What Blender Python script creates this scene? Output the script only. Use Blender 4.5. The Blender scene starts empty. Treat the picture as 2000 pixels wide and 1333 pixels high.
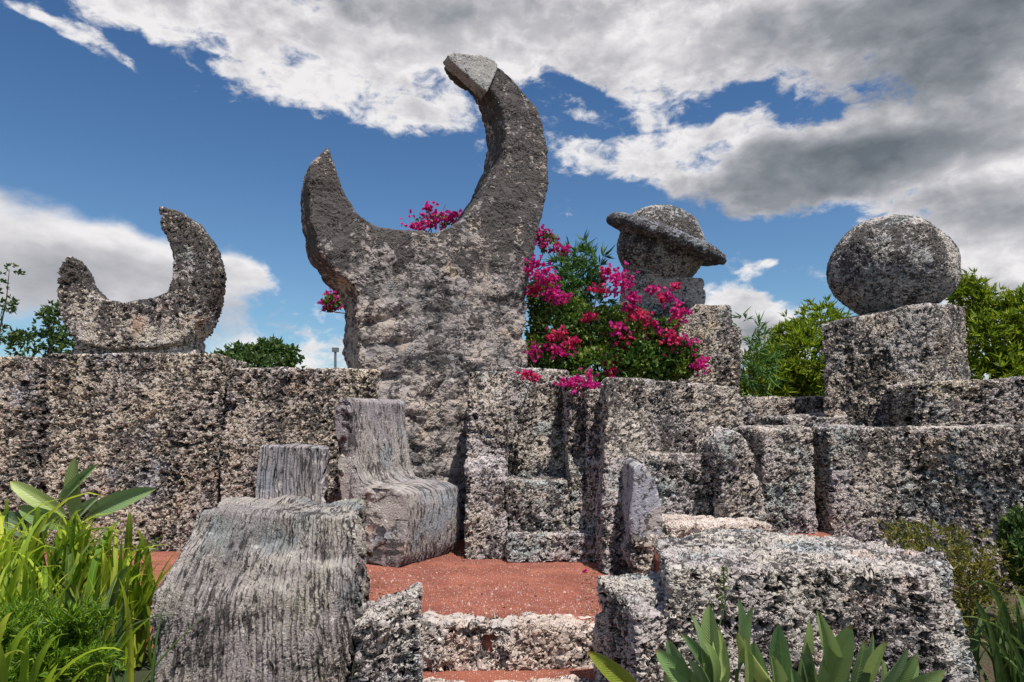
import bpy, bmesh, math, random
import numpy as np
from mathutils import Vector, Matrix, Euler

# ------------------------------------------------------------------ camera, world, sun, exposure
S = bpy.context.scene
COL = S.collection
R = math.radians
FPX = 1350.0                        # focal length in pixels of the 2000 px wide photograph
CAM_Z = 1.04
PITCH = math.atan((830 - 666.5) / FPX)
cam_d = bpy.data.cameras.new('camera'); cam = bpy.data.objects.new('camera', cam_d); COL.objects.link(cam)
cam_d.sensor_width = 36; cam_d.lens = 36 * FPX / 2000
cam_d.clip_start = .05; cam_d.clip_end = 3000
cam.location = (0, 0, CAM_Z); cam.rotation_euler = (R(90) + PITCH, 0, 0)
S.camera = cam
S.view_settings.view_transform = 'Standard'; S.view_settings.look = 'None'
S.view_settings.exposure = 0.12; S.view_settings.gamma = 1; S.view_settings.use_curve_mapping = False
S.render.engine = 'CYCLES'

def ray(px, py):
    cx = (px - 1000) / FPX; cy = (666.5 - py) / FPX
    c, s = math.cos(PITCH), math.sin(PITCH)
    return Vector((cx, c - s * cy, s + c * cy))
def W(px, py, Y):
    d = ray(px, py); t = Y / d.y
    return Vector((d.x * t, Y, CAM_Z + d.z * t))
def G(px, py, z=0.0):
    d = ray(px, py); t = (z - CAM_Z) / d.z
    return Vector((d.x * t, d.y * t, z))
def AE(px, py):
    d = ray(px, py).normalized()
    return math.atan2(d.x, d.y), math.asin(d.z)

SUN_EL, SUN_AZ = 64, 150            # azimuth from +Y (view direction) towards +X: the sun stands to the right, slightly behind the camera
sun_dir = Vector((math.sin(R(SUN_AZ)) * math.cos(R(SUN_EL)), math.cos(R(SUN_AZ)) * math.cos(R(SUN_EL)), math.sin(R(SUN_EL))))
sl = bpy.data.lights.new('sun', 'SUN'); sl.energy = 5.0; sl.angle = R(.6); sl.color = (1, .95, .88)
so = bpy.data.objects.new('sun', sl); COL.objects.link(so)
so.rotation_euler = sun_dir.to_track_quat('Z', 'Y').to_euler()

class NT:
    """small helper to wire nodes"""
    def __init__(s, tree): s.t = tree; s.t.nodes.clear()
    def n(s, typ, **kw):
        nd = s.t.nodes.new(typ)
        for k, v in kw.items(): setattr(nd, k, v)
        return nd
    def link(s, a, b): s.t.links.new(a, b)
    def put(s, v, sock):
        if hasattr(v, 'links'): s.link(v, sock)
        else: sock.default_value = v
    def math(s, op, a, b=0.0, c=None, clamp=False):
        nd = s.n('ShaderNodeMath', operation=op); nd.use_clamp = clamp
        s.put(a, nd.inputs[0]); s.put(b, nd.inputs[1])
        if c is not None: s.put(c, nd.inputs[2])
        return nd.outputs[0]
    def vmath(s, op, a, b=(0, 0, 0), out=0):
        nd = s.n('ShaderNodeVectorMath', operation=op)
        s.put(a, nd.inputs[0])
        if op == 'SCALE': s.put(b, nd.inputs['Scale'])
        else: s.put(b, nd.inputs[1])
        return nd.outputs[out]
    def noise(s, vec, scale, detail=3, rough=.55, dist=0.0, out='Fac', lac=2.0):
        nd = s.n('ShaderNodeTexNoise'); s.put(vec, nd.inputs['Vector'])
        for k, v in (('Scale', scale), ('Detail', detail), ('Roughness', rough), ('Distortion', dist), ('Lacunarity', lac)): s.put(v, nd.inputs[k])
        return nd.outputs[out]
    def voro(s, vec, scale, feature='F1', out='Distance', rnd=1.0, smooth=None):
        nd = s.n('ShaderNodeTexVoronoi', feature=feature); s.put(vec, nd.inputs['Vector']); nd.inputs['Scale'].default_value = scale
        nd.inputs['Randomness'].default_value = rnd
        if smooth is not None: nd.inputs['Smoothness'].default_value = smooth
        return nd if out is None else nd.outputs[out]
    def rng(s, v, a, b, c=0.0, d=1.0, smooth=True):
        nd = s.n('ShaderNodeMapRange'); nd.interpolation_type = 'SMOOTHSTEP' if smooth else 'LINEAR'
        s.put(v, nd.inputs['Value'])
        for i, x in zip(('From Min', 'From Max', 'To Min', 'To Max'), (a, b, c, d)): s.put(x, nd.inputs[i])
        return nd.outputs['Result']
    def mix(s, f, a, b, mode='MIX'):
        nd = s.n('ShaderNodeMix', data_type='RGBA', blend_type=mode); s.put(f, nd.inputs[0])
        s.put(tuple(a) + (1,) if isinstance(a, tuple) and len(a) == 3 else a, nd.inputs[6])
        s.put(tuple(b) + (1,) if isinstance(b, tuple) and len(b) == 3 else b, nd.inputs[7])
        return nd.outputs[2]

def make_world():
    w = bpy.data.worlds.new('World'); S.world = w; w.use_nodes = True
    T = NT(w.node_tree)
    sky = T.n('ShaderNodeTexSky', sky_type='NISHITA'); sky.sun_disc = False
    sky.sun_elevation = R(SUN_EL); sky.sun_rotation = R(SUN_AZ); sky.air_density = 1.0; sky.dust_density = .6; sky.ozone_density = 2.2
    tc = T.n('ShaderNodeTexCoord').outputs['Generated']
    sep = T.n('ShaderNodeSeparateXYZ'); T.link(tc, sep.inputs[0])
    az = T.math('ARCTAN2', sep.outputs[0], sep.outputs[1]); el = T.math('ARCSINE', sep.outputs[2])
    cmb = T.n('ShaderNodeCombineXYZ'); T.link(az, cmb.inputs[0]); T.link(el, cmb.inputs[1])
    ae = cmb.outputs[0]
    # perspective-like stretch: low clouds are seen flatter
    cmb2 = T.n('ShaderNodeCombineXYZ'); T.link(az, cmb2.inputs[0]); T.link(T.math('MULTIPLY', el, 1.7), cmb2.inputs[1])
    nv = cmb2.outputs[0]
    wv = T.noise(nv, 5.0, 3, .5, out='Color')
    warp = T.vmath('ADD', ae, T.vmath('SCALE', T.vmath('SUBTRACT', wv, (.5, .5, .5)), .10))
    def blobs(lst, vec, start):
        acc = start
        for px, py, rx, ry, rot, wt in lst:
            a, e = AE(px, py)
            mp = T.n('ShaderNodeMapping', vector_type='TEXTURE'); T.link(vec, mp.inputs[0])
            mp.inputs['Location'].default_value = (a, e, 0); mp.inputs['Rotation'].default_value = (0, 0, R(rot))
            mp.inputs['Scale'].default_value = (rx / FPX, ry / FPX, 1)
            l = T.vmath('LENGTH', mp.outputs[0], out=1)
            acc = T.math('ADD', acc, T.rng(l, 1.35, .35, 0.0, wt))
        return acc
    cov = [  # px, py, rx, ry, tilt(deg, ccw up), weight
        (1350, 20, 1150, 120, 0, .7), (1000, 110, 560, 80, -3, .36), (1750, 170, 420, 230, 0, .5), (430, 85, 400, 62, -13, .52), (420, 10, 500, 40, -3, .3),
        (700, 160, 230, 60, -20, .34), (890, 225, 130, 36, -12, .5), (1200, 235, 130, 50, 8, .4), (1210, 312, 190, 30, -8, .62), (1080, 40, 500, 90, 0, .2), (1950, 480, 110, 240, 0, .4), (1960, 60, 160, 90, 0, .5), (1330, 270, 130, 35, 10, .38),
        (1585, 335, 300, 80, 6, .75), (1900, 430, 170, 230, 0, .45), (2000, 560, 160, 150, 0, .3),
        (120, 505, 330, 120, -10, .75), (330, 520, 170, 62, -8, .3), (480, 538, 60, 30, -10, .5), (290, 165, 60, 14, -25, .4), (390, 185, 30, 12, -20, .15),
        (1440, 600, 110, 62, -10, .75), (1490, 665, 120, 80, 0, .6), (1480, 508, 42, 20, 20, .38), (1500, 490, 25, 10, 0, .2), (600, 655, 200, 50, 0, .2), (640, 700, 300, 40, 0, .3),
        (565, 80, 75, 20, -25, -.42), (400, 100, 50, 25, 0, -.22), (700, 140, 45, 22, 0, -.25), (1110, 180, 120, 22, -30, -.42), (1420, 195, 80, 34, 0, -.5),
        (1560, 205, 60, 34, 0, -.42), (1130, 275, 60, 18, 0, -.3), (60, 95, 70, 40, 0, -.3), (40, 4, 50, 14, 0, .45), (120, 45, 62, 15, -32, .5), (190, 75, 60, 16, -30, .4), (1480, 440, 160, 40, 0, -.5), (1300, 420, 170, 60, 0, -.45),
        (500, 330, 420, 110, 0, -.4), (120, 230, 300, 90, 0, -.3), (800, 330, 200, 70, 0, -.3),
    ]
    # beyond the frame the sky goes on with the same broken clouds
    outside = T.rng(T.math('ABSOLUTE', az), .75, 1.2, 0.0, .36)
    high = T.rng(el, .62, .85, 0.0, .2)
    base = T.math('ADD', T.math('MAXIMUM', outside, high), -.10)
    C = blobs(cov, warp, base)
    n1 = T.noise(nv, 11, 10, .64, .3); n2 = T.noise(nv, 30, 9, .62, .5)
    nn = T.math('ADD', T.math('MULTIPLY', T.math('SUBTRACT', n1, .5), 1.7), T.math('MULTIPLY', T.math('SUBTRACT', n2, .5), 1.25))
    # the left bank is smooth, the rest is ragged
    a0, e0 = AE(150, 520)
    leftm = T.rng(az, AE(420, 500)[0], AE(560, 500)[0], .30, 1.0)
    lowm = T.rng(el, AE(700, 400)[1], AE(700, 300)[1], 0.0, 1.0)
    rag = T.math('MAXIMUM', leftm, lowm)
    F = T.math('ADD', C, T.math('MULTIPLY', nn, rag))
    dens = T.rng(F, .08, .62, 0, 1)
    dark = [(1590, 340, 290, 72, 4, .72), (1850, 60, 300, 110, -5, .55), (1780, 150, 200, 60, 10, .2), (1100, 5, 500, 40, 0, .2), (750, 15, 230, 34, -10, .28), (1600, 30, 300, 40, 0, .12),
            (1900, 420, 120, 60, 0, .35), (120, 560, 330, 80, -6, .30), (1500, 660, 80, 40, 0, .35), (1950, 250, 120, 80, 0, .15), (1960, 620, 150, 120, 0, .1),
            (1300, 130, 300, 60, 0, .06), (1650, 250, 130, 24, 5, -.22), (1960, 360, 60, 24, 0, -.2)]
    D = blobs(dark, warp, 0.0)
    thick = T.rng(F, .45, 1.1, 0, .16)
    n3 = T.noise(nv, 7, 7, .55, .2); n4 = T.noise(nv, 26, 5, .55, .3)
    shd = T.math('ADD', T.math('ADD', D, thick), T.math('ADD', T.math('MULTIPLY', T.math('SUBTRACT', n3, .5), 1.0), T.math('MULTIPLY', T.math('MULTIPLY', T.math('SUBTRACT', n4, .5), .5), rag)))
    shd = T.math('MAXIMUM', T.math('MINIMUM', shd, 1.0), 0.0)
    outD = T.rng(T.math('ABSOLUTE', az), .75, 1.2, 0.0, 1.0)
    cr = T.n('ShaderNodeValToRGB'); T.link(shd, cr.inputs[0])
    e = cr.color_ramp.elements
    e[0].position = 0; e[0].color = (.82, .80, .80, 1); e[1].position = 1; e[1].color = (.13, .15, .17, 1)
    x = e.new(.28); x.color = (.50, .49, .515, 1); x = e.new(.6); x.color = (.27, .285, .31, 1)
    tint = T.n('ShaderNodeMix', data_type='RGBA', blend_type='MULTIPLY'); tint.inputs[0].default_value = 1
    T.link(sky.outputs[0], tint.inputs[6]); T.link(T.mix(T.rng(el, .02, .62, smooth=False), (.78, .98, 1.04), (.36, .60, .86)), tint.inputs[7])
    bg1 = T.n('ShaderNodeBackground'); T.link(tint.outputs[2], bg1.inputs[0]); bg1.inputs[1].default_value = .105
    bg2 = T.n('ShaderNodeBackground'); T.link(cr.outputs[0], bg2.inputs[0]); bg2.inputs[1].default_value = 1.0
    ms = T.n('ShaderNodeMixShader'); T.link(T.math('MULTIPLY', dens, .97), ms.inputs[0]); T.link(bg1.outputs[0], ms.inputs[1]); T.link(bg2.outputs[0], ms.inputs[2])
    # nothing but ground colour below the horizon
    bg3 = T.n('ShaderNodeBackground'); bg3.inputs[0].default_value = (.12, .11, .09, 1)
    m2 = T.n('ShaderNodeMixShader'); T.link(T.rng(el, -.02, 0.0, 1, 0), m2.inputs[0]); T.link(ms.outputs[0], m2.inputs[1]); T.link(bg3.outputs[0], m2.inputs[2])
    out = T.n('ShaderNodeOutputWorld'); T.link(m2.outputs[0], out.inputs[0])
make_world()

# ------------------------------------------------------------------ numpy noise
rs = np.random.RandomState(7)
_perm = rs.permutation(256); _perm = np.concatenate([_perm, _perm, _perm])
_grad = rs.normal(size=(256, 3)); _grad /= np.linalg.norm(_grad, axis=1)[:, None]
def pn(p):
    pi = np.floor(p).astype(int); f = p - pi; pi &= 255
    u = f * f * f * (f * (f * 6 - 15) + 10)
    out = 0
    for dx in (0, 1):
        wx = u[:, 0] if dx else 1 - u[:, 0]
        for dy in (0, 1):
            wy = u[:, 1] if dy else 1 - u[:, 1]
            for dz in (0, 1):
                wz = u[:, 2] if dz else 1 - u[:, 2]
                h = _perm[(_perm[(_perm[(pi[:, 0] + dx) & 255] + pi[:, 1] + dy) & 511] + pi[:, 2] + dz) & 511]
                out = out + wx * wy * wz * (_grad[h] * (f - np.array([dx, dy, dz]))).sum(1)
    return out
def fbm(p, octs=3, g=.5):
    a, t = 1.0, 0
    for i in range(octs):
        t = t + a * pn(p * 2 ** i + 17.3 * i); a *= g
    return t

# ------------------------------------------------------------------ objects
def tag(o, label=None, cat=None, group=None, kind=None):
    if label: o['label'] = label
    if cat: o['category'] = cat
    if group: o['group'] = group
    if kind: o['kind'] = kind
    return o
def empty(name, loc=(0, 0, 0), rz=0.0):
    o = bpy.data.objects.new(name, None); COL.objects.link(o); o.location = loc; o.rotation_euler = (0, 0, rz); o.empty_display_size = .1
    return o
def link(name, me, parent=None, mat=None):
    o = bpy.data.objects.new(name, me); COL.objects.link(o)
    if parent is not None: o.parent = parent
    if mat is not None and not me.materials: me.materials.append(mat)
    return o
def mesh(name, v, f, smooth=False):
    me = bpy.data.meshes.new(name); me.from_pydata([tuple(x) for x in v], [], f); me.validate(); me.update()
    if smooth: me.polygons.foreach_set('use_smooth', [True] * len(me.polygons))
    return me

# solids: (verts, faces)
def slab(outline, vec, inset=None):
    """closed outline of 3D points pushed along vec"""
    n = len(outline); a = [Vector(p) for p in outline]
    v = a + [p + Vector(vec) * (inset(p) if inset else 1) for p in a]
    f = [tuple(range(n)), tuple(range(2 * n - 1, n - 1, -1))]
    f += [(i, (i + n), ((i + 1) % n + n), (i + 1) % n) for i in range(n)]
    return v, f
def prism(foot, z0, z1, top=None):
    n = len(foot); tp = top or foot
    v = [Vector((x, y, z0)) for x, y in foot]
    v += [Vector((p[0], p[1], p[2] if len(p) > 2 else z1)) for p in tp]
    f = [tuple(range(n))[::-1], tuple(range(n, 2 * n))] + [(i, (i + 1) % n, (i + 1) % n + n, i + n) for i in range(n)]
    return v, f
def box(x0, x1, y0, y1, z0, z1): return prism([(x0, y0), (x1, y0), (x1, y1), (x0, y1)], z0, z1)
def ball(c, r, squash=(1, 1, 1), seg=40, ring=24):
    v = []; f = []
    c = Vector(c)
    for i in range(ring + 1):
        th = math.pi * i / ring
        for j in range(seg):
            ph = 2 * math.pi * j / seg
            v.append(c + Vector((r * squash[0] * math.sin(th) * math.cos(ph), r * squash[1] * math.sin(th) * math.sin(ph), r * squash[2] * math.cos(th))))
    for i in range(ring):
        for j in range(seg):
            a = i * seg + j; b = i * seg + (j + 1) % seg
            f.append((a, a + seg, b + seg, b))
    return v, f
def disc(c, r, h, rot, seg=48, edge=.6):
    """thick round plate with a softened edge, tilted by a matrix"""
    prof = [(0, -h / 2), (r * .8, -h / 2), (r * .97, -h / 2 * edge), (r, 0), (r * .97, h / 2 * edge), (r * .8, h / 2), (0, h / 2)]
    v = []; f = []
    for rr, zz in prof:
        for j in range(seg):
            ph = 2 * math.pi * j / seg
            v.append(Vector(c) + rot @ Vector((max(rr, 1e-4) * math.cos(ph), max(rr, 1e-4) * math.sin(ph), zz)))
    for i in range(len(prof) - 1):
        for j in range(seg):
            a = i * seg + j; b = i * seg + (j + 1) % seg
            f.append((a, b, b + seg, a + seg))
    return v, f

TRI = [0]
def rock(name, solids, mat, parent=None, vox=.013, smooth=3, lump=(.014, 2.2), mid=(.005, 9.0), seed=0, origin=(0, 0, 0), warp=.02, facet=0.0, fn=None):
    """union of the solids, voxel-remeshed to a dense skin and worn down with noise; verts stay in the parent's frame"""
    me = bpy.data.meshes.new('tmp'); v = []; f = []
    og = Vector(origin)
    for sv, sf in solids:
        k = len(v); v += [tuple(Vector(p) - og) for p in sv]; f += [tuple(i + k for i in q) for q in sf]
    me.from_pydata(v, [], f)
    bm = bmesh.new(); bm.from_mesh(me)
    bmesh.ops.triangulate(bm, faces=[q for q in bm.faces if len(q.verts) > 4])
    bm.to_mesh(me); bm.free()
    # give each solid outward normals
    bm = bmesh.new(); bm.from_mesh(me); bmesh.ops.recalc_face_normals(bm, faces=bm.faces); bm.to_mesh(me); bm.free()
    o = bpy.data.objects.new('tmp', me); COL.objects.link(o)
    m = o.modifiers.new('r', 'REMESH'); m.mode = 'VOXEL'; m.voxel_size = vox; m.use_smooth_shade = True
    if smooth:
        sm = o.modifiers.new('s', 'SMOOTH'); sm.iterations = smooth; sm.factor = .5
    dg = bpy.context.evaluated_depsgraph_get()
    r = bpy.data.meshes.new_from_object(o.evaluated_get(dg)); r.name = name
    bpy.data.objects.remove(o); bpy.data.meshes.remove(me)
    n = len(r.vertices); co = np.empty(n * 3); r.vertices.foreach_get('co', co); co = co.reshape(-1, 3)
    no = np.empty(n * 3); r.vertices.foreach_get('normal', no); no = no.reshape(-1, 3)
    wco = co + np.array(og) + seed * 3.71
    d = lump[0] * fbm(wco * lump[1], 2) * 1.6 + mid[0] * fbm(wco * mid[1] + 5, 2) * 1.8
    if facet:
        q = wco * 3.3; d = d + facet * (np.abs(pn(q + 31)) - .2) * 2
    wv = np.stack([pn(wco * 1.1 + 11), pn(wco * 1.1 + 47), pn(wco * 1.1 + 83)], 1) * warp * 2
    if fn is not None: d = d + fn(wco, no)
    co = co + no * d[:, None] + wv
    r.vertices.foreach_set('co', co.ravel()); r.update()
    r.polygons.foreach_set('use_smooth', np.ones(len(r.polygons), bool))
    TRI[0] += len(r.polygons) * 2
    o = link(name, r, parent, mat)
    if parent is None: o.location = og
    return o

# ------------------------------------------------------------------ materials
def coral(name, ca=(.50, .42, .34), cb=(.36, .31, .32), cc=(.34, .37, .35), cd=(.45, .28, .19), ink=.5, inkscale=1.25, zdark=None, pit=15.0, depth=.03, pitamt=1.0, worm=1.0, fine=.5, flute=None, rough=.95, fleck=.75):
    """porous coral limestone: real displaced pits plus algae, lichen and iron stain as colour"""
    m = bpy.data.materials.new(name); m.use_nodes = True; m.displacement_method = 'BOTH'
    T = NT(m.node_tree)
    tc = T.n('ShaderNodeTexCoord').outputs['Object']
    oi = T.n('ShaderNodeObjectInfo')
    P = T.vmath('ADD', tc, T.vmath('SCALE', (13.0, 7.0, 5.0), T.math('MULTIPLY', oi.outputs['Random'], 9)))
    w1 = T.vmath('SUBTRACT', T.noise(P, pit * .8, 3, .6, out='Color'), (.5, .5, .5))
    Pw = T.vmath('ADD', T.vmath('MULTIPLY', P, (1, 1, 1.25)), T.vmath('SCALE', w1, 2.0 / pit))
    v1 = T.voro(Pw, pit, out=None); d1 = v1.outputs['Distance']
    sc = T.n('ShaderNodeSeparateColor'); T.link(v1.outputs['Color'], sc.inputs[0])
    area = T.rng(T.noise(P, 2.6, 4, .6), .36, .58, .30, 1.05)
    thr = T.math('MULTIPLY', T.math('MULTIPLY_ADD', sc.outputs[0], .40, .28), area)
    p1 = T.rng(T.math('SUBTRACT', thr, d1), -.05, .14, 0, 1)
    v2 = T.voro(Pw, pit * 2.1, out=None)
    sc2 = T.n('ShaderNodeSeparateColor'); T.link(v2.outputs['Color'], sc2.inputs[0])
    p2 = T.rng(T.math('SUBTRACT', T.math('MULTIPLY_ADD', sc2.outputs[0], .45, .15), v2.outputs['Distance']), -.08, .16, 0, 1)
    wn = T.noise(Pw, pit * 1.1, 3, .55)
    wr = T.rng(T.math('ABSOLUTE', T.math('SUBTRACT', wn, .5)), .0, .06, 1, 0)
    fn = T.noise(P, pit * 3, 4, .55)
    h = T.math('MULTIPLY', p1, -1.0 * pitamt)
    h = T.math('MULTIPLY_ADD', p2, -.38 * pitamt, h)
    h = T.math('MULTIPLY_ADD', wr, -.50 * worm, h)
    h = T.math('MULTIPLY_ADD', T.math('SUBTRACT', fn, .5), .45 * fine, h)
    if flute:
        fv = T.vmath('ADD', tc, T.vmath('SCALE', T.vmath('SUBTRACT', T.noise(tc, 3, 3, .5, out='Color'), (.5, .5, .5)), .055))
        if len(flute) > 2:     # grooves that fan out downwards
            fs = T.n('ShaderNodeSeparateXYZ'); T.link(fv, fs.inputs[0])
            fx = T.math('DIVIDE', fs.outputs[0], T.math('MAXIMUM', T.math('MULTIPLY_ADD', T.math('SUBTRACT', flute[2], fs.outputs[2]), flute[3], 1.0), .6))
            fc_ = T.n('ShaderNodeCombineXYZ'); T.link(fx, fc_.inputs[0]); T.link(fs.outputs[1], fc_.inputs[1]); T.link(fs.outputs[2], fc_.inputs[2]); fv = fc_.outputs[0]
        mp = T.n('ShaderNodeMapping'); T.link(fv, mp.inputs[0])
        mp.inputs['Scale'].default_value = flute[0]
        gx = T.n('ShaderNodeSeparateXYZ'); T.link(mp.outputs[0], gx.inputs[0])
        u = T.math('ADD', gx.outputs[0], gx.outputs[1])
        u = T.math('MULTIPLY_ADD', T.noise(mp.outputs[0], .16, 3, .6), 4.0, T.math('MULTIPLY', u, flute[4] if len(flute) > 4 else 1.0))
        tri = T.math('ABSOLUTE', T.math('SUBTRACT', T.math('FRACT', u), .5))          # 0 at the groove, .5 on the ridge
        gr = T.rng(tri, .02, .36, 0, 1)
        brk = T.rng(T.noise(T.vmath('MULTIPLY', mp.outputs[0], (1, 1, 2)), .9, 3, .6), .36, .56, .15, 1)
        h = T.math('MULTIPLY_ADD', T.math('MULTIPLY', T.math('SUBTRACT', gr, 1), brk), flute[1], h)
        g2 = T.noise(mp.outputs[0], 1.6, 3, .5)
        h = T.math('MULTIPLY_ADD', T.math('SUBTRACT', g2, .5), flute[1] * .8, h)
    gn = T.n('ShaderNodeSeparateXYZ'); T.link(T.n('ShaderNodeNewGeometry').outputs['Normal'], gn.inputs[0])
    h = T.math('MULTIPLY', h, T.rng(gn.outputs[2], .45, .95, 1.0, .42))
    dn = T.n('ShaderNodeDisplacement'); T.link(h, dn.inputs['Height']); dn.inputs['Midlevel'].default_value = -.25; dn.inputs['Scale'].default_value = depth
    # colour
    big = T.noise(P, 1.6, 5, .6); big2 = T.noise(T.vmath('ADD', P, (7.7, 1.3, 4.1)), 2.3, 5, .6)
    c = T.mix(T.rng(big, .42, .60), ca, cb)
    c = T.mix(T.rng(big2, .52, .66), c, cc)
    big3 = T.noise(T.vmath('ADD', P, (3.7, 9.3, 6.1)), 2.8, 4, .6)
    c = T.mix(T.rng(big3, .58, .70, 0, .8), c, cd)
    wht = T.noise(P, 16, 6, .7)
    c = T.mix(T.rng(wht, .56, .70, 0, fleck), c, (.74, .69, .64))
    ip = T.vmath('MULTIPLY', T.vmath('ADD', P, (1.1, 2.2, 3.3)), (1, 1, 1.3))
    if flute: ip = T.vmath('MULTIPLY', mp.outputs[0], (.034, .034, .14))
    al = T.noise(ip, pit * inkscale, 4, .58, 1.1); al2 = T.noise(P, 3.1, 4, .6)
    strk = T.noise(T.vmath('MULTIPLY', P, (7, 7, .9)), 1.0, 4, .6)      # dark streaks where water runs down
    inkf = T.math('ADD', T.math('MULTIPLY', T.math('SUBTRACT', al2, .5), .45), T.math('MULTIPLY_ADD', T.math('SUBTRACT', strk, .5), .48, al))
    off = ink
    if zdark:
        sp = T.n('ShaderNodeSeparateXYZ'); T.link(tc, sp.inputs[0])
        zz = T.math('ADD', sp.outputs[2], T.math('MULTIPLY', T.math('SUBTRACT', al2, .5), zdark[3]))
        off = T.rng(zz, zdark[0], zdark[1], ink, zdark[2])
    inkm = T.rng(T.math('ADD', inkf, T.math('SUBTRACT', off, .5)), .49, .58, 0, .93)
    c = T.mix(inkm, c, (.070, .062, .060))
    bs = T.n('ShaderNodeBsdfPrincipled'); T.link(c, bs.inputs['Base Color']); bs.inputs['Roughness'].default_value = rough
    bs.inputs['Specular IOR Level'].default_value = .25
    out = T.n('ShaderNodeOutputMaterial'); T.link(bs.outputs[0], out.inputs[0]); T.link(dn.outputs[0], out.inputs['Displacement'])
    return m

M_WALL = coral('coral_wall', ca=(.56, .48, .39), cb=(.48, .41, .37), cc=(.42, .40, .41), cd=(.50, .35, .25), ink=0.513, inkscale=1.44, pit=14.8, depth=0.057)
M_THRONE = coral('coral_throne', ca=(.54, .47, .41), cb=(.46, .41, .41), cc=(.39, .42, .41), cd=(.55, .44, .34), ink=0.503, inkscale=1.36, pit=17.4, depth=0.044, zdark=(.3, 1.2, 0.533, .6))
M_FRONT = coral('coral_front', ca=(.50, .45, .40), cb=(.42, .37, .36), cc=(.42, .44, .44), cd=(.56, .42, .36), ink=0.493, inkscale=1.27, pit=20.0, depth=0.041, fleck=.5)
M_STEP = coral('coral_step', ca=(.60, .51, .45), cb=(.52, .42, .36), cc=(.46, .41, .38), cd=(.5, .33, .25), ink=0.432, inkscale=1.27, pit=12.2, depth=0.048, fleck=.55)
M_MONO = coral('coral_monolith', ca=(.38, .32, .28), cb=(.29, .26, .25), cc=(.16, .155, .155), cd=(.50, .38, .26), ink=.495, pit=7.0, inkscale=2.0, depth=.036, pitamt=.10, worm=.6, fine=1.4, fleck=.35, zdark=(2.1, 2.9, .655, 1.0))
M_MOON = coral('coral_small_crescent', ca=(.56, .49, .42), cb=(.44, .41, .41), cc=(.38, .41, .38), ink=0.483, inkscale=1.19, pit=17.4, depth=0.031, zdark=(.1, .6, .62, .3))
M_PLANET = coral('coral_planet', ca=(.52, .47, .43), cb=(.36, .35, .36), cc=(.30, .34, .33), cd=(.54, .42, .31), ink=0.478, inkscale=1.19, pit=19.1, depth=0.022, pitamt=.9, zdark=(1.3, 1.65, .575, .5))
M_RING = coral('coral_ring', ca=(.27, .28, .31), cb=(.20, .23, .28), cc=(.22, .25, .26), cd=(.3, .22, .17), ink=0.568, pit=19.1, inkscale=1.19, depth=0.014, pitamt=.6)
M_PED = coral('coral_pedestal', ca=(.55, .47, .39), cb=(.45, .41, .39), cc=(.36, .39, .38), cd=(.56, .43, .31), ink=0.533, inkscale=1.27, pit=17.4, depth=0.041, zdark=(.5, 1.6, 0.548, .7))
M_NECK = coral('coral_neck', ca=(.62, .56, .51), cb=(.56, .49, .45), cc=(.50, .48, .46), ink=0.442, inkscale=1.19, pit=17.4, depth=0.022, pitamt=.8)
M_CHAIR = coral('coral_fluted', ca=(.42, .38, .34), cb=(.32, .28, .28), cc=(.26, .27, .27), cd=(.42, .40, .30), ink=.475, inkscale=1.0, pit=40, depth=.034, pitamt=.28, worm=.35, fine=1.3, flute=((56, .6, 2.4), .85, .8, .62))
M_CHAIRB = coral('coral_fluted_back', ca=(.38, .34, .31), cb=(.30, .27, .28), cc=(.29, .29, .32), cd=(.38, .31, .27), ink=.48, inkscale=1.0, pit=40, depth=.024, pitamt=.06, worm=.1, fine=.6, flute=((54, .6, 2.0), .95))
M_CHAIR2 = coral('coral_fluted_lateral', ca=(.39, .35, .32), cb=(.30, .27, .28), cc=(.30, .32, .34), cd=(.50, .37, .28), ink=.47, inkscale=1.0, pit=36, depth=.026, pitamt=.14, worm=.1, fine=.8, flute=((.6, 48, 2.0), 1.0))
M_SMOOTH = coral('coral_smooth', ca=(.37, .36, .38), cb=(.29, .29, .33), cc=(.25, .28, .31), cd=(.42, .37, .32), ink=.455, inkscale=.8, pit=26, depth=.010, pitamt=.4, worm=.3, fine=.6)

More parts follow.
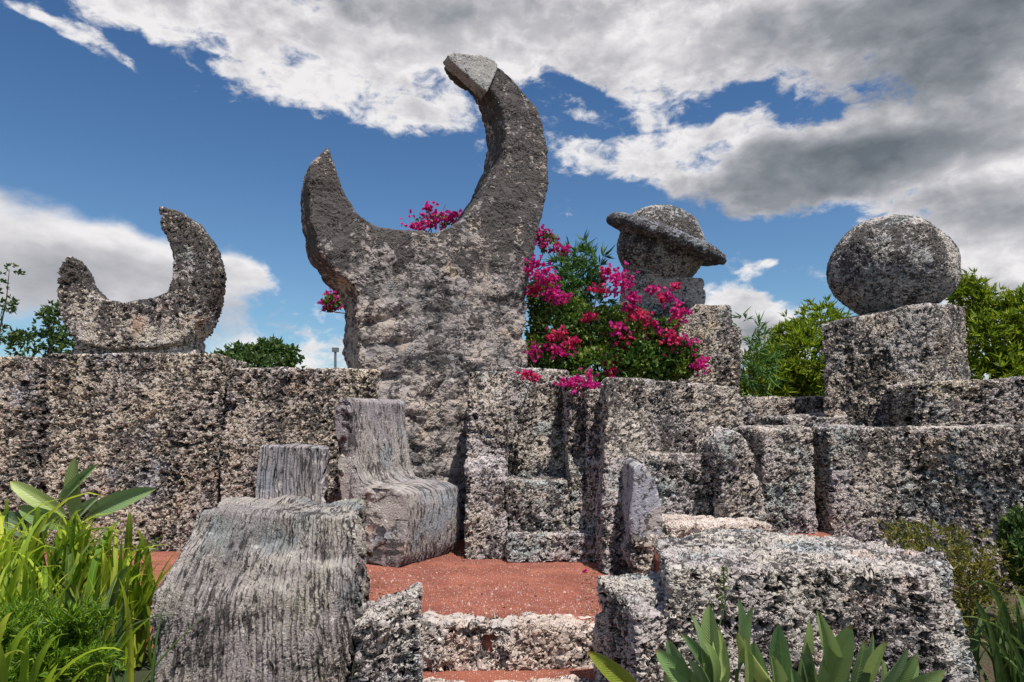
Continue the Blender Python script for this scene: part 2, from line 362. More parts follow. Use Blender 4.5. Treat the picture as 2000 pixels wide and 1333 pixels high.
def soil(name, base, base2, speck, amt):
    m = bpy.data.materials.new(name); m.use_nodes = True; T = NT(m.node_tree)
    tc = T.n('ShaderNodeTexCoord').outputs['Object']
    n1 = T.noise(tc, 2.4, 8, .72); n2 = T.noise(tc, 60, 5, .7); v = T.voro(tc, 85, out=None)
    c = T.mix(T.rng(n1, .40, .58), base, base2)
    n5 = T.noise(T.vmath('ADD', tc, (4, 2, 0)), 5, 7, .7); c = T.mix(T.rng(n5, .56, .70, 0, .55), c, tuple(x * .45 for x in base)); c = T.mix(T.rng(n5, .44, .34, 0, .35), c, tuple(min(.8, x * 1.3 + .05) for x in base))
    c = T.mix(T.rng(n2, .5, .75, 0, .6), c, tuple(x * .55 for x in base))
    s = T.n('ShaderNodeSeparateColor'); T.link(v.outputs['Color'], s.inputs[0])
    pres = T.rng(T.math('MULTIPLY_ADD', T.noise(tc, 3, 4, .6), .25, s.outputs[0]), 1.13 - amt, 1.16 - amt)
    dot = T.rng(v.outputs['Distance'], .34, .24)
    c = T.mix(T.math('MULTIPLY', pres, dot), c, speck)
    bs = T.n('ShaderNodeBsdfPrincipled'); T.link(c, bs.inputs['Base Color']); bs.inputs['Roughness'].default_value = .95; bs.inputs['Specular IOR Level'].default_value = .2
    h = T.math('ADD', T.math('MULTIPLY', T.math('MULTIPLY', pres, dot), .6), T.math('ADD', n2, T.math('MULTIPLY', v.outputs['Distance'], -.5)))
    b = T.n('ShaderNodeBump'); b.inputs['Strength'].default_value = .9; b.inputs['Distance'].default_value = .012; T.link(h, b.inputs['Height']); T.link(b.outputs[0], bs.inputs['Normal'])
    out = T.n('ShaderNodeOutputMaterial'); T.link(bs.outputs[0], out.inputs[0])
    return m
M_RED = soil('red_gravel', (.36, .125, .082), (.25, .085, .058), (.80, .66, .60), .30)
M_EARTH = soil('garden_earth', (.10, .075, .05), (.05, .06, .03), (.3, .25, .2), .1)

def leafmat(name, cols, trans=.35, rough=.45, rib=None, patch=None):
    m = bpy.data.materials.new(name); m.use_nodes = True; T = NT(m.node_tree)
    g = T.n('ShaderNodeNewGeometry'); oi = T.n('ShaderNodeObjectInfo')
    r = T.math('FRACT', T.math('ADD', g.outputs['Random Per Island'], oi.outputs['Random']))
    cr = T.n('ShaderNodeValToRGB'); T.link(r, cr.inputs[0]); el = cr.color_ramp.elements
    el[0].color = cols[0] + (1,); el[1].color = cols[-1] + (1,)
    for i, c in enumerate(cols[1:-1]): e = el.new((i + 1) / (len(cols) - 1)); e.color = c + (1,)
    c = cr.outputs[0]
    tco = T.n('ShaderNodeTexCoord')
    if patch:
        pn_ = T.noise(tco.outputs['Object'], patch[0], 3, .6)
        c = T.mix(T.rng(pn_, .45, .62, 0, .8), c, patch[1])
    nrm = None
    if rib:
        su = T.n('ShaderNodeSeparateXYZ'); T.link(tco.outputs['UV'], su.inputs[0])
        mid = T.rng(T.math('ABSOLUTE', T.math('SUBTRACT', su.outputs[0], .5)), .02, .055, 1, 0)
        edge = T.rng(T.math('ABSOLUTE', T.math('SUBTRACT', su.outputs[0], .5)), .455, .49, 0, 1)
        vein = T.math('SINE', T.math('MULTIPLY', T.math('SUBTRACT', su.outputs[1], T.math('MULTIPLY', T.math('ABSOLUTE', T.math('SUBTRACT', su.outputs[0], .5)), .35)), 150))
        blot = T.noise(tco.outputs['Object'], 14, 4, .6)
        c = T.mix(T.rng(blot, .5, .72, 0, .5), c, rib)
        c = T.mix(T.math('MULTIPLY', vein, .05, clamp=True), c, rib)
        c = T.mix(T.math('MULTIPLY', T.math('MAXIMUM', mid, edge), .65), c, rib)
        wear = T.noise(tco.outputs['Object'], 22, 4, .7)
        c = T.mix(T.rng(T.math('ADD', su.outputs[1], T.math('MULTIPLY', T.math('SUBTRACT', wear, .5), .5)), .93, 1.02, 0, .85), c, (.22, .13, .05))
        c = T.mix(T.rng(wear, .68, .74, 0, .7), c, (.25, .17, .07))
        b = T.n('ShaderNodeBump'); b.inputs['Strength'].default_value = .3; b.inputs['Distance'].default_value = .002; T.link(vein, b.inputs['Height']); nrm = b.outputs[0]
    bs = T.n('ShaderNodeBsdfPrincipled'); T.link(c, bs.inputs['Base Color']); bs.inputs['Roughness'].default_value = rough; bs.inputs['Specular IOR Level'].default_value = .4
    if nrm: T.link(nrm, bs.inputs['Normal'])
    tr = T.n('ShaderNodeBsdfTranslucent'); T.link(T.mix(.5, c, (.35, .5, .02), 'MULTIPLY') if False else c, tr.inputs[0])
    ms = T.n('ShaderNodeMixShader'); ms.inputs[0].default_value = trans; T.link(bs.outputs[0], ms.inputs[1]); T.link(tr.outputs[0], ms.inputs[2])
    out = T.n('ShaderNodeOutputMaterial'); T.link(ms.outputs[0], out.inputs[0])
    return m
def plain(name, col, rough=.7, metal=0, var=None, scale=20):
    m = bpy.data.materials.new(name); m.use_nodes = True; T = NT(m.node_tree)
    bs = T.n('ShaderNodeBsdfPrincipled'); bs.inputs['Roughness'].default_value = rough; bs.inputs['Metallic'].default_value = metal
    tc = T.n('ShaderNodeTexCoord').outputs['Object']
    T.link(T.mix(T.rng(T.noise(tc, scale, 5, .6), .4, .65), col, var or tuple(x * .6 for x in col)), bs.inputs['Base Color'])
    out = T.n('ShaderNodeOutputMaterial'); T.link(bs.outputs[0], out.inputs[0])
    return m
L_BOUG = leafmat('bougainvillea_leaves', [(.05, .11, .025), (.08, .17, .03), (.15, .25, .04), (.045, .08, .02)], .3, patch=(2.2, (.19, .25, .03)))
L_PINK = leafmat('bougainvillea_bracts', [(.62, .02, .22), (.72, .03, .34), (.52, .015, .26), (.78, .05, .16)], .45, .6)
L_CORALP = leafmat('bougainvillea_red_bracts', [(.62, .02, .13), (.70, .05, .12), (.56, .02, .22)], .45, .6)
L_YEL = leafmat('podocarpus_leaves', [(.09, .18, .015), (.22, .32, .02), (.40, .46, .03), (.03, .07, .012)], .45)
L_FERN = leafmat('feathery_leaves', [(.06, .15, .04), (.10, .22, .05), (.15, .26, .05)], .4)
L_DARK = leafmat('far_tree_leaves', [(.05, .10, .03), (.08, .15, .04), (.14, .19, .04)], .35)
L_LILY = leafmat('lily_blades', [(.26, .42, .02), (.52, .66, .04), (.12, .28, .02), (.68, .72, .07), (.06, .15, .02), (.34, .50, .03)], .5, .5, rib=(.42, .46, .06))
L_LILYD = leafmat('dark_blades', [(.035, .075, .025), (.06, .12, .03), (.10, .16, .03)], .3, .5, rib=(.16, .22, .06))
L_PADDLE = leafmat('paddle_leaves', [(.10, .19, .08), (.26, .38, .17), (.17, .29, .10), (.40, .50, .16), (.07, .13, .06)], .28, .38, rib=(.24, .33, .12))
L_PADDLEY = leafmat('paddle_leaves_yellowed', [(.16, .24, .03), (.24, .30, .04)], .35, .4, rib=(.42, .36, .06))
L_MOSS = leafmat('fern_tufts', [(.09, .20, .012), (.20, .36, .015), (.04, .10, .012), (.32, .46, .02)], .4)
L_WEED = leafmat('weedy_shrub_leaves', [(.14, .16, .02), (.24, .23, .03), (.07, .10, .02), (.28, .20, .04)], .35)
L_DRY = leafmat('dry_grass_blades', [(.30, .24, .12), (.12, .15, .04), (.4, .34, .2)], .3)
M_BARK = plain('bark', (.13, .09, .06), .9)
M_STEM = plain('green_stem', (.10, .15, .04), .6)
M_POST = plain('grey_post', (.16, .16, .17), .6)

# ------------------------------------------------------------------ the setting
me = mesh('ground', [(-900, -60, -.5), (900, -60, -.5), (900, 1800, -.5), (-900, 1800, -.5)], [(0, 1, 2, 3)])
tag(link('ground', me, None, M_EARTH), kind='structure')
def heightfield(name, x0, x1, y0, y1, z, res, mat, amp=.012, sc=1.4, fn=None, skirt=.4):
    nx = int((x1 - x0) / res) + 1; ny = int((y1 - y0) / res) + 1
    X, Y = np.meshgrid(np.linspace(x0, x1, nx), np.linspace(y0, y1, ny))
    Z = z + amp * fbm(np.stack([X.ravel() * sc, Y.ravel() * sc, X.ravel() * 0], 1), 4).reshape(X.shape)
    if fn is not None: Z = Z + fn(X, Y)
    v = np.stack([X, Y, Z], -1).reshape(-1, 3)
    idx = np.arange(nx * ny).reshape(ny, nx)
    f = np.stack([idx[:-1, :-1], idx[:-1, 1:], idx[1:, 1:], idx[1:, :-1]], -1).reshape(-1, 4)
    v = v.tolist(); f = f.tolist()
    loop = list(idx[0, :]) + list(idx[1:, -1]) + list(idx[-1, -2::-1]) + list(idx[-2:0:-1, 0])
    k = len(v)
    for i in loop: v.append((v[i][0], v[i][1], z - skirt))
    for i in range(len(loop)):
        j = (i + 1) % len(loop); f.append((int(loop[i]), k + i, k + j, int(loop[j])))
    return tag(link(name, mesh(name, v, f, True), None, mat), kind='structure')
YS = G(1000, 1222).y            # front edge of the terrace (upper step)
heightfield('terrace', -7, 2.0, YS, 11, 0, .05, M_RED, skirt=.4)
heightfield('raised_terrace', W(1290, 1000, 4.5).x, 2.35, 4.5, 9, .23, .06, M_RED, amp=.02, skirt=.3)
heightfield('lower_path', -.75, .75, 2.2, YS + .1, -.205, .03, M_RED, amp=.01, skirt=.25)
heightfield('garden_bed', -5.5, -.75, 1.0, YS - .02, -.10, .05, M_EARTH, amp=.06, skirt=.38)
heightfield('side_bed', 1.7, 8, 3.4, 9, -.08, .06, M_EARTH, amp=.05, skirt=.4)
heightfield('planting_bed', .75, 5.5, 1.0, 3.5, -.30, .05, M_EARTH, amp=.05, skirt=.18)

# ------------------------------------------------------------------ left wall of upright slabs
def px_block(x0, x1, top_l, top_r, Yf, thick, zb=-.1, Yf2=None, ins=0.0):
    """upright block whose front face spans image columns x0..x1 at depth Yf (Yf2 at its right end)"""
    Y2 = Yf if Yf2 is None else Yf2
    a = W(x0, 900, Yf); b = W(x1, 900, Y2); ta = W(x0, top_l, Yf).z; tb = W(x1, top_r, Y2).z
    return prism([(a.x, Yf), (b.x, Y2), (b.x, Y2 + thick), (a.x, Yf + thick)], zb, 0,
                 [(a.x + ins, Yf + ins, ta), (b.x - ins, Y2 + ins, tb), (b.x - ins, Y2 + thick, tb), (a.x + ins, Yf + thick, ta)])
YW = 5.88
lw = empty('coral_wall', (-3.2, YW, 0)); tag(lw, 'tall wall of upright porous coral slabs on the left, behind the lily clump', 'wall', 'coral stone walls')
for i, (x0, x1, t0, t1, dy) in enumerate([(-420, -180, 700, 700, .02), (-178, 64, 697, 700, .04), (81, 416, 691, 695, 0), (435, 728, 722, 722, .05)]):
    rock('stone_slab', [px_block(x0, x1, t0, t1, YW + dy, .62)], M_WALL, lw, vox=.0115 if i else .03, smooth=2, lump=(.012, 2), mid=(.006, 8), warp=.006, seed=i, origin=lw.location)
rock('joint_stone', [px_block(415, 437, 727, 728, YW + .28, .3)], M_WALL, lw, vox=.0115, smooth=3, seed=9, origin=lw.location)

# small crescent
def plane_pts(pts, Y0, xref, k):
    """trace on a vertical plane that turns away: depth Y = Y0 + k*(x - xref)"""
    out = []
    for px, py in pts:
        d = ray(px, py); t = (Y0 - k * xref) / (d.y - k * d.x); out.append(Vector((d.x * t, d.y * t, CAM_Z + d.z * t)))
    return out
cres = [(126, 496), (137, 495), (147, 514), (155, 545), (172, 572), (200, 584), (260, 586), (305, 580), (338, 567), (352, 540), (354, 500), (346, 470), (330, 440), (324, 398), (340, 403), (365, 408), (390, 425),
        (410, 455), (425, 495), (429, 530), (424, 580), (412, 620), (398, 645), (370, 665), (320, 672), (250, 675), (190, 670), (155, 660), (130, 640), (112, 600), (106, 560), (110, 528)]
sc_ = empty('small_crescent', W(265, 690, YW + .25)); tag(sc_, 'small lopsided stone crescent moon standing on the left wall', 'sculpture', 'carved moons')
cres = [(106 + (x - 106) * .925 + 3, 402 + (y - 402) * 1.0 + 4) for x, y in cres]
ct_ = plane_pts([(132, 500), (326, 404)], YW + .10, 0, 0)
rock('crescent', [slab(plane_pts(cres, YW + .10, 0, 0), (0, .36, 0), lambda p: min(1, min(.45 + (p - q).length * 1.3 for q in ct_)))], M_MOON, sc_, vox=.0125, smooth=12, lump=(.014, 4), mid=(.006, 10), seed=4, origin=sc_.location, warp=.01)
rock('footing', [slab(plane_pts([(140, 655), (200, 640), (320, 640), (372, 630), (370, 660), (380, 692), (382, 706), (128, 706), (130, 690), (145, 672)], YW + .20, 0, 0), (0, .30, 0))], M_NECK, sc_, vox=.013, smooth=6, seed=5, origin=sc_.location)

# great crescent monolith
mono = [(641, 289), (652, 318), (661, 352), (680, 390), (706, 422), (742, 443), (790, 453), (845, 454), (890, 441), (925, 415), (950, 380), (968, 345), (982, 305), (987, 262), (980, 222), (965, 188), (942, 160),
        (922, 150), (900, 134), (884, 120), (882, 113), (902, 110), (935, 112), (965, 124), (1000, 150), (1038, 198), (1062, 248), (1076, 310), (1074, 368), (1062, 420), (1045, 475), (1033, 540), (1030, 620), (1030, 725), (1020, 850), (985, 960), (935, 1045),
        (780, 1052), (758, 1000), (725, 850), (704, 740), (697, 650), (697, 572), (682, 552), (652, 528), (626, 490), (606, 435), (599, 375), (608, 325)]
ka = math.tan(R(25)); nb = Vector((-math.sin(R(25)), math.cos(R(25)), 0))
tips_ = plane_pts([(885, 115), (645, 295)], 6.45, -.5, ka)
mtap = lambda p: min(1, min(.30 + (p - q).length * .55 for q in tips_))
mo = empty('great_crescent', G(870, 1050)); tag(mo, 'huge dark crescent moon monolith towering above the chairs, with one pale broken tip', 'sculpture', 'carved moons')
MY = 6.45
def facets(w, no):
    lo = np.clip((2.9 - w[:, 2] + 12 * 3.71) / .8, .18, 1)
    return lo * (.15 * np.abs(pn(w * np.array([2.2, 2.2, 3.6]) + 3)) + .05 * np.abs(pn(w * np.array([5.5, 5.5, 10]) + 9)) + .02 * np.abs(pn(w * np.array([14, 14, 24]) + 1)) - .05)
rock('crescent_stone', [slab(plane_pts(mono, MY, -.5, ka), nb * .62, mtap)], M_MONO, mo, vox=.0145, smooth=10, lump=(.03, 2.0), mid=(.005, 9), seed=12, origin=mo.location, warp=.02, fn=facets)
tip = [(873, 110), (884, 106), (902, 106), (935, 109), (964, 120), (970, 128), (966, 146), (958, 160), (950, 182), (934, 170), (916, 154), (897, 137), (880, 122)]
pale = coral('pale_mortar', ca=(.42, .40, .37), cb=(.36, .34, .33), cc=(.32, .32, .31), cd=(.4, .36, .33), ink=.43, pit=30, depth=.008, pitamt=.5, worm=.4)
rock('mended_tip', [slab([p - nb * .026 for p in plane_pts(tip, MY, -.5, ka)], nb * .16)], pale, mo, vox=.009, smooth=5, lump=(.008, 5), mid=(.004, 14), seed=3, origin=mo.location, warp=.005)

# ------------------------------------------------------------------ centre throne
t1 = empty('stone_throne', G(1060, 1075)); tag(t1, 'narrow high-backed coral armchair right of the great crescent, footrest in front', 'chair', 'carved stone chairs')
def tb(name, sol, mat=M_THRONE, parent=t1, **k):
    k.setdefault('vox', .0125); k.setdefault('smooth', 5); k.setdefault('lump', (.02, 3)); k.setdefault('seed', hash(name) % 1 + len(name))
    return rock(name, sol, mat, parent, origin=parent.location, **k)
def X(px, Y): return (px - 1000) / FPX * Y
# left and right sides: profile seen from the side, wide at the arms
def side(xa, xb, Yf_top, Yf_bot, Yb, zt, zb=0.0, mid=None):
    """side slab with a front edge that slopes forward; x from xa to xb"""
    pr = [(Yf_top, zt), (Yf_top - .02, zt * .8)] + (mid or []) + [(Yf_bot, zt * .35), (Yf_bot, zb), (Yb, zb), (Yb, zt)]
    return slab([Vector((xa, y, z)) for y, z in pr], (xb - xa, 0, 0))
za = W(950, 727, 5.9).z
K1 = dict(smooth=4, lump=(.014, 3), warp=.012)
def tside(xa, xb, zt, zarm, zf=.0):
    pr = [(5.88, zt), (5.80, zt * .80), (5.74, zarm + .12), (5.60, zarm), (5.56, zarm * .5), (5.54, zf), (6.42, zf), (6.42, zt)]
    return slab([Vector((xa, y, z)) for y, z in pr], (xb - xa, 0, 0))
tb('side_panel', [tside(X(916, 5.85), X(990, 5.85), za, .66)], seed=1, **K1)
tb('side_panel', [tside(X(1106, 5.85), X(1158, 5.85), za - .04, .66)], seed=2, **K1)
tb('backrest', [prism([(X(985, 6.1), 6.02), (X(1112, 6.1), 6.02), (X(1112, 6.1), 6.4), (X(985, 6.1), 6.4)], 0, 0,
                     [(X(985, 6.1), 6.16, za + .05), (X(1112, 6.1), 6.16, za + .03), (X(1112, 6.1), 6.4, za + .03), (X(985, 6.1), 6.4, za + .05)])], seed=3, **K1)
tb('seat', [box(X(992, 5.6), X(1108, 5.6), 5.56, 6.2, -.02, W(1060, 942, 5.56).z)], seed=4, **K1)
tb('footrest', [box(X(990, 5.43), X(1156, 5.43), 5.40, 5.8, .01, W(1060, 1046, 5.4).z)], M_THRONE, seed=5, **K1)
# small crown stones between the two thrones
# ------------------------------------------------------------------ wide throne
t2 = empty('wide_throne', G(1220, 1112)); tag(t2, 'wide coral armchair right of the narrow throne, with a smooth grey arm post', 'chair', 'carved stone chairs')
zt = W(1210, 742, 5.35).z
rock('side_panel', [prism([(X(1172, 4.95), 4.95), (X(1262, 4.95), 4.95), (X(1262, 6.0), 6.0), (X(1150, 6.0), 6.0)], -.03, 0,
                         [(X(1184, 5.35), 5.35, zt), (X(1255, 5.35), 5.35, zt), (X(1262, 6.0), 6.0, zt), (X(1172, 6.0), 6.0, zt)]),
                    box(X(1146, 5.6), X(1200, 5.6), 5.55, 5.95, 0, W(1160, 765, 5.6).z)], M_THRONE, t2, vox=.0125, smooth=3, lump=(.016, 2.5), seed=6, origin=t2.location)
rock('backrest', [prism([(X(1240, 5.75), 5.75), (X(1452, 5.75), 5.75), (X(1452, 5.75), 6.15), (X(1240, 5.75), 6.15)], .1, 0,
                       [(X(1240, 5.8), 5.82, zt + .03), (X(1445, 5.8), 5.82, zt - .04), (X(1445, 5.8), 6.15, zt - .04), (X(1240, 5.8), 6.15, zt + .03)])], M_THRONE, t2, vox=.0125, smooth=3, lump=(.016, 2.5), seed=7, origin=t2.location)
rock('seat', [box(X(1258, 5.25), X(1412, 5.25), 5.18, 5.9, .2, W(1330, 892, 5.18).z)], M_THRONE, t2, vox=.0125, smooth=5, lump=(.015, 3), seed=8, origin=t2.location)
ra = [(1398, 905), (1402, 868), (1425, 845), (1450, 850), (1466, 880), (1480, 905), (1490, 960), (1500, 1010), (1500, 1055), (1425, 1055), (1415, 980)]
rock('armrest', [slab(plane_pts(ra, 5.0, 0, 0), (0, .75, 0))], M_THRONE, t2, vox=.0125, smooth=7, lump=(.045, 4), mid=(.015, 9), seed=9, origin=t2.location)
post = [(1236, 912), (1248, 905), (1264, 912), (1280, 938), (1291, 975), (1297, 1012), (1297, 1056), (1238, 1060), (1234, 1010), (1238, 960)]
rock('arm_post', [slab(plane_pts(post, 4.74, 0, 0), (0, .40, 0))], M_SMOOTH, t2, vox=.0105, smooth=12, lump=(.012, 4), mid=(.003, 9), seed=10, origin=t2.location)
foot_ = [(1234, 1052), (1300, 1048), (1296, 1085), (1272, 1120), (1240, 1122), (1226, 1085)]
rock('arm_foot', [slab(plane_pts(foot_, 4.70, 0, 0), (0, .46, 0))], M_THRONE, t2, vox=.0115, smooth=5, lump=(.012, 4), seed=14, origin=t2.location)
rock('footrest', [box(X(1293, 4.85), X(1486, 4.85), 4.7, 5.2, .1, W(1390, 1030, 4.7).z)], M_STEP, t2, vox=.012, smooth=4, lump=(.02, 4), seed=11, origin=t2.location)

# ------------------------------------------------------------------ back wall on the right
rw = empty('coral_wall', (2.4, 7.1, .2)); tag(rw, 'low coral wall running behind the wide throne and around the ball pedestal', 'wall', 'coral stone walls')
rock('stone_slab', [px_block(1446, 1640, 778, 776, 7.1, .45, .1)], M_WALL, rw, vox=.017, smooth=4, seed=21, origin=rw.location)
rock('stone_slab', [px_block(1800, 2010, 748, 738, 5.75, .5, .1, Yf2=5.6)], M_WALL, rw, vox=.0135, smooth=4, seed=22, origin=rw.location)
rock('stone_slab', [px_block(2012, 2300, 738, 740, 5.6, .5, .1)], M_WALL, rw, vox=.03, smooth=2, seed=23, origin=rw.location)
rock('stone_slab', [px_block(1020, 1450, 815, 815, 7.15, .45, .0)], M_WALL, rw, vox=.03, smooth=2, seed=24, origin=rw.location)

# ringed planet
YP = 7.6
rp = empty('ringed_planet', W(1330, 760, YP)); tag(rp, 'dark stone ball with a tilted ring, on a stacked pedestal behind the bougainvillea', 'sculpture', 'carved planets')
c = W(1290, 484, YP + .35)
ppx = lambda n, Y=YP + .35: n / FPX * Y
rock('planet', [ball(c, ppx(86), (1, 1, .98))], M_PLANET, rp, vox=.014, smooth=1, lump=(.024, 2.4), mid=(.008, 12), seed=31, origin=rp.location, warp=.005)
rot = Matrix.Rotation(R(21.5), 3, 'Y') @ Matrix.Rotation(R(13), 3, 'X')
rc = W(1301, 469, YP + .33)
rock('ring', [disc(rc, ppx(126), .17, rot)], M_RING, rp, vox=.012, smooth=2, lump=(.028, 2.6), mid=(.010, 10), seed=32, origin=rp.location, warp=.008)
rock('neck_block', [prism([(X(1218, YP), YP + .1), (X(1386, YP), YP + .1), (X(1380, YP), YP + .75), (X(1232, YP), YP + .75)], W(1300, 625, YP).z, 0,
                         [(X(1226, YP), YP + .10, W(1232, 528, YP).z), (X(1386, YP), YP + .10, W(1384, 542, YP).z), (X(1380, YP), YP + .72, W(1384, 545, YP).z), (X(1236, YP), YP + .72, W(1240, 532, YP).z)])],
     M_NECK, rp, vox=.014, smooth=6, lump=(.02, 3), seed=33, origin=rp.location)
rock('pedestal_block', [prism([(X(1200, YP), YP - .05), (X(1452, YP), YP - .05), (X(1452, YP), YP + .8), (X(1200, YP), YP + .8)], .2, 0,
                             [(X(1210, YP), YP - .03, W(1210, 590, YP).z), (X(1432, YP), YP - .03, W(1432, 598, YP).z), (X(1432, YP), YP + .8, W(1432, 598, YP).z), (X(1210, YP), YP + .8, W(1210, 590, YP).z)]),
                       box(X(1380, YP), X(1448, YP), YP - .02, YP + .6, .2, W(1450, 640, YP).z)], M_PED, rp, vox=.017, smooth=7, lump=(.02, 2.5), seed=34, origin=rp.location)

# ball on pedestal
YB = 6.1
bp = empty('stone_ball', W(1750, 835, YB)); tag(bp, 'large plain dark stone ball resting on a blocky coral pedestal at the right', 'sculpture', 'carved planets')
c = W(1741, 525, YB + .62)
rock('ball', [ball(c, ppx(117, YB + .62), (1, 1, .87))], M_PLANET, bp, vox=.0125, smooth=1, lump=(.028, 1.9), mid=(.008, 12), seed=41, origin=bp.location, warp=.006)
n_, l_, r_ = (X(1822, YB), YB), (X(1606, YB + .42), YB + .42), (X(1896, YB + .55), YB + .55)
bk = (l_[0] + r_[0] - n_[0], l_[1] + r_[1] - n_[1])
rock('pedestal_block', [prism([n_, r_, bk, l_], .1, 0, [(n_[0], n_[1], W(1822, 593, YB).z), (r_[0], r_[1], W(1896, 603, YB + .55).z), (bk[0], bk[1], W(1690, 612, YB + .9).z), (l_[0], l_[1], W(1606, 636, YB + .42).z)]),
                        ], M_PED, bp, vox=.0135, smooth=5, lump=(.02, 2.5), seed=42, origin=bp.location)

# ------------------------------------------------------------------ big blocks in the middle right
def blk(name, label, cat, sol, mat, org, group=None, **k):
    o = rock(name, sol, mat, None, origin=org, **k); return tag(o, label, cat, group)
blk('coral_block', 'upright coral block with a flat top between the wide throne and the long block', 'stone block',
    [px_block(1490, 1588, 838, 838, 5.3, .6, .2)], M_THRONE, (X(1540, 5.3), 5.3, .2), 'rough coral blocks', vox=.0125, smooth=6, lump=(.02, 3), seed=51)
blk('coral_block', 'rounded coral lump showing just above the upright block, below the ball pedestal', 'stone block',
    [px_block(1535, 1665, 815, 812, 6.3, .5, .2)], M_THRONE, (X(1600, 6.3), 6.3, .2), 'rough coral blocks', vox=.015, smooth=9, lump=(.05, 3), seed=52)
blk('coral_block', 'small loose coral stone in the dark gap beside the long block', 'stone block',
    [px_block(1590, 1630, 1008, 1010, 5.6, .3, .2)], M_THRONE, (X(1610, 5.6), 5.6, .2), 'rough coral blocks', vox=.0125, smooth=6, lump=(.03, 5), seed=53)
blk('long_block', 'long massive coral block with a level top at the right edge, below the ball', 'stone block',
    [px_block(1622, 1850, 838, 838, 5.3, .55, -.2, Yf2=5.05), px_block(1800, 1985, 839, 838, 5.1, .6, -.25, Yf2=4.7), px_block(1960, 2250, 838, 838, 4.75, .6, -.25, Yf2=4.4)],
    M_THRONE, (X(1800, 5), 5, .1), 'rough coral blocks', vox=.0125, smooth=6, lump=(.02, 2.2), seed=54)

# ------------------------------------------------------------------ foreground: bench slab, low block, steps
def Gp(px, py, z): p = G(px, py, z); return (p.x, p.y)
zb = .46
top = [Gp(1306, 1112, zb), Gp(1600, 1108, zb), Gp(1800, 1118, zb), Gp(1862, 1100, zb), Gp(1835, 1078, zb), Gp(1640, 1048, zb), Gp(1420, 1044, zb), Gp(1286, 1056, zb)]
foot = [(x, y - .04) for x, y in top]
foot[0] = (foot[0][0] - .01, foot[0][1]); foot[3] = (foot[3][0] + .12, foot[3][1]); foot[2] = (foot[2][0] + .16, foot[2][1] - .02)
blk('bench_slab', 'broad flat-topped coral bench in the right foreground, behind the paddle-leaved plants', 'bench',
    [prism(foot, -.48, 0, [(x, y, zb) for x, y in top])], M_FRONT, (1.2, 3.0, -.3), None, vox=.0085, smooth=8, lump=(.028, 2.5), mid=(.012, 8), seed=61)
zl = .30
top = [Gp(1170, 1130, zl), Gp(1246, 1196, zl), Gp(1352, 1194, zl), Gp(1345, 1150, zl), Gp(1290, 1120, zl)]
foot = list(top); top = [(x, y, zl) for x, y in top]
foot[1] = (foot[1][0] - .03, foot[1][1] - .06); foot[2] = (foot[2][0], foot[2][1] - .06)
blk('low_block', 'low pale coral block beside the steps, at the left end of the bench', 'stone block',
    [prism(foot, -.48, 0, top)], M_FRONT, (.6, 3.0, -.3), 'rough coral blocks', vox=.0085, smooth=5, lump=(.02, 3.5), seed=62)
s1 = rock('stone_step', [prism([(-.47, YS - .06), (.52, YS - .06), (.52, YS + .16), (-.47, YS + .16)], -.36, 0, [(-.47, YS - .05, .016), (.52, YS - .05, .012), (.52, YS + .14, .010), (-.47, YS + .13, .014)])],
          M_STEP, None, origin=(0, YS, -.2), vox=.0085, smooth=3, lump=(.022, 3.2), mid=(.014, 9), seed=71, warp=.03)
tag(s1, 'pitted pale coral step edging the red gravel terrace, centre foreground', 'step', 'coral steps')
s2 = rock('stone_step', [box(-.42, .55, YS - .42, YS - .20, -.5, -.185)], M_STEP, None, origin=(0, YS - .3, -.4), vox=.0085, smooth=3, lump=(.02, 3.2), mid=(.014, 9), seed=72, warp=.03)
tag(s2, 'lowest pale coral step, cut off by the bottom edge of the photo', 'step', 'coral steps')
kerb = rock('kerb_stone', [prism([(X(688, 3.0), 2.98), (X(830, 3.0), 2.98), (X(828, 3.5), 3.45), (X(700, 3.5), 3.45)], -.48, 0,
                              [(X(708, 3.05), 3.05, W(708, 1222, 3.05).z), (X(822, 3.05), 3.07, W(822, 1176, 3.07).z), (X(826, 3.45), 3.42, W(826, 1172, 3.07).z), (X(716, 3.45), 3.42, W(708, 1216, 3.07).z)])],
            M_FRONT, None, origin=(-.5, 3.3, -.2), vox=.009, smooth=4, lump=(.02, 3.5), mid=(.012, 9), seed=73)
tag(kerb, 'upright rough kerb stone between the foreground fluted chair and the steps', 'stone block', 'rough coral blocks')

# ------------------------------------------------------------------ fluted chairs
# rear chair: local x = forward, local y = across
ang = R(-28)
nc = G(800, 1112)
f2 = Vector((math.cos(ang), math.sin(ang), 0)); lat = Vector((-math.sin(ang), math.cos(ang), 0))
ch = empty('fluted_chair', nc - f2 * .62, ang); tag(ch, 'fluted stone chair with a tall back, turned to the right before the great crescent', 'chair', 'fluted stone chairs')
o0 = (0, 0, 0)
zs = .56
def crock(name, sol, mat, parent, **k):
    k.setdefault('vox', .0095); k.setdefault('smooth', 6); k.setdefault('lump', (.012, 3)); k.setdefault('mid', (.005, 8)); k.setdefault('warp', .008)
    return rock(name, sol, mat, parent, **k)
back_pr = [(.0, .0), (-.03, .35), (-.10, .8), (-.13, 1.12), (-.09, 1.225), (-.02, 1.25), (.03, 1.22), (.045, 1.05), (.075, .80), (.11, .66), (.16, .60), (.16, .0)]
crock('backrest', [slab([Vector((x, 0, z)) for x, z in back_pr], (0, .70, 0))], M_CHAIR2, ch, seed=1)
seat_pr = [(.07, .04), (.07, .70), (.10, .655), (.16, .60), (.24, .575), (.4, .575), (.48, .57), (.575, .53), (.61, .44), (.60, .25), (.57, .08), (.53, .0), (.4, .0)]
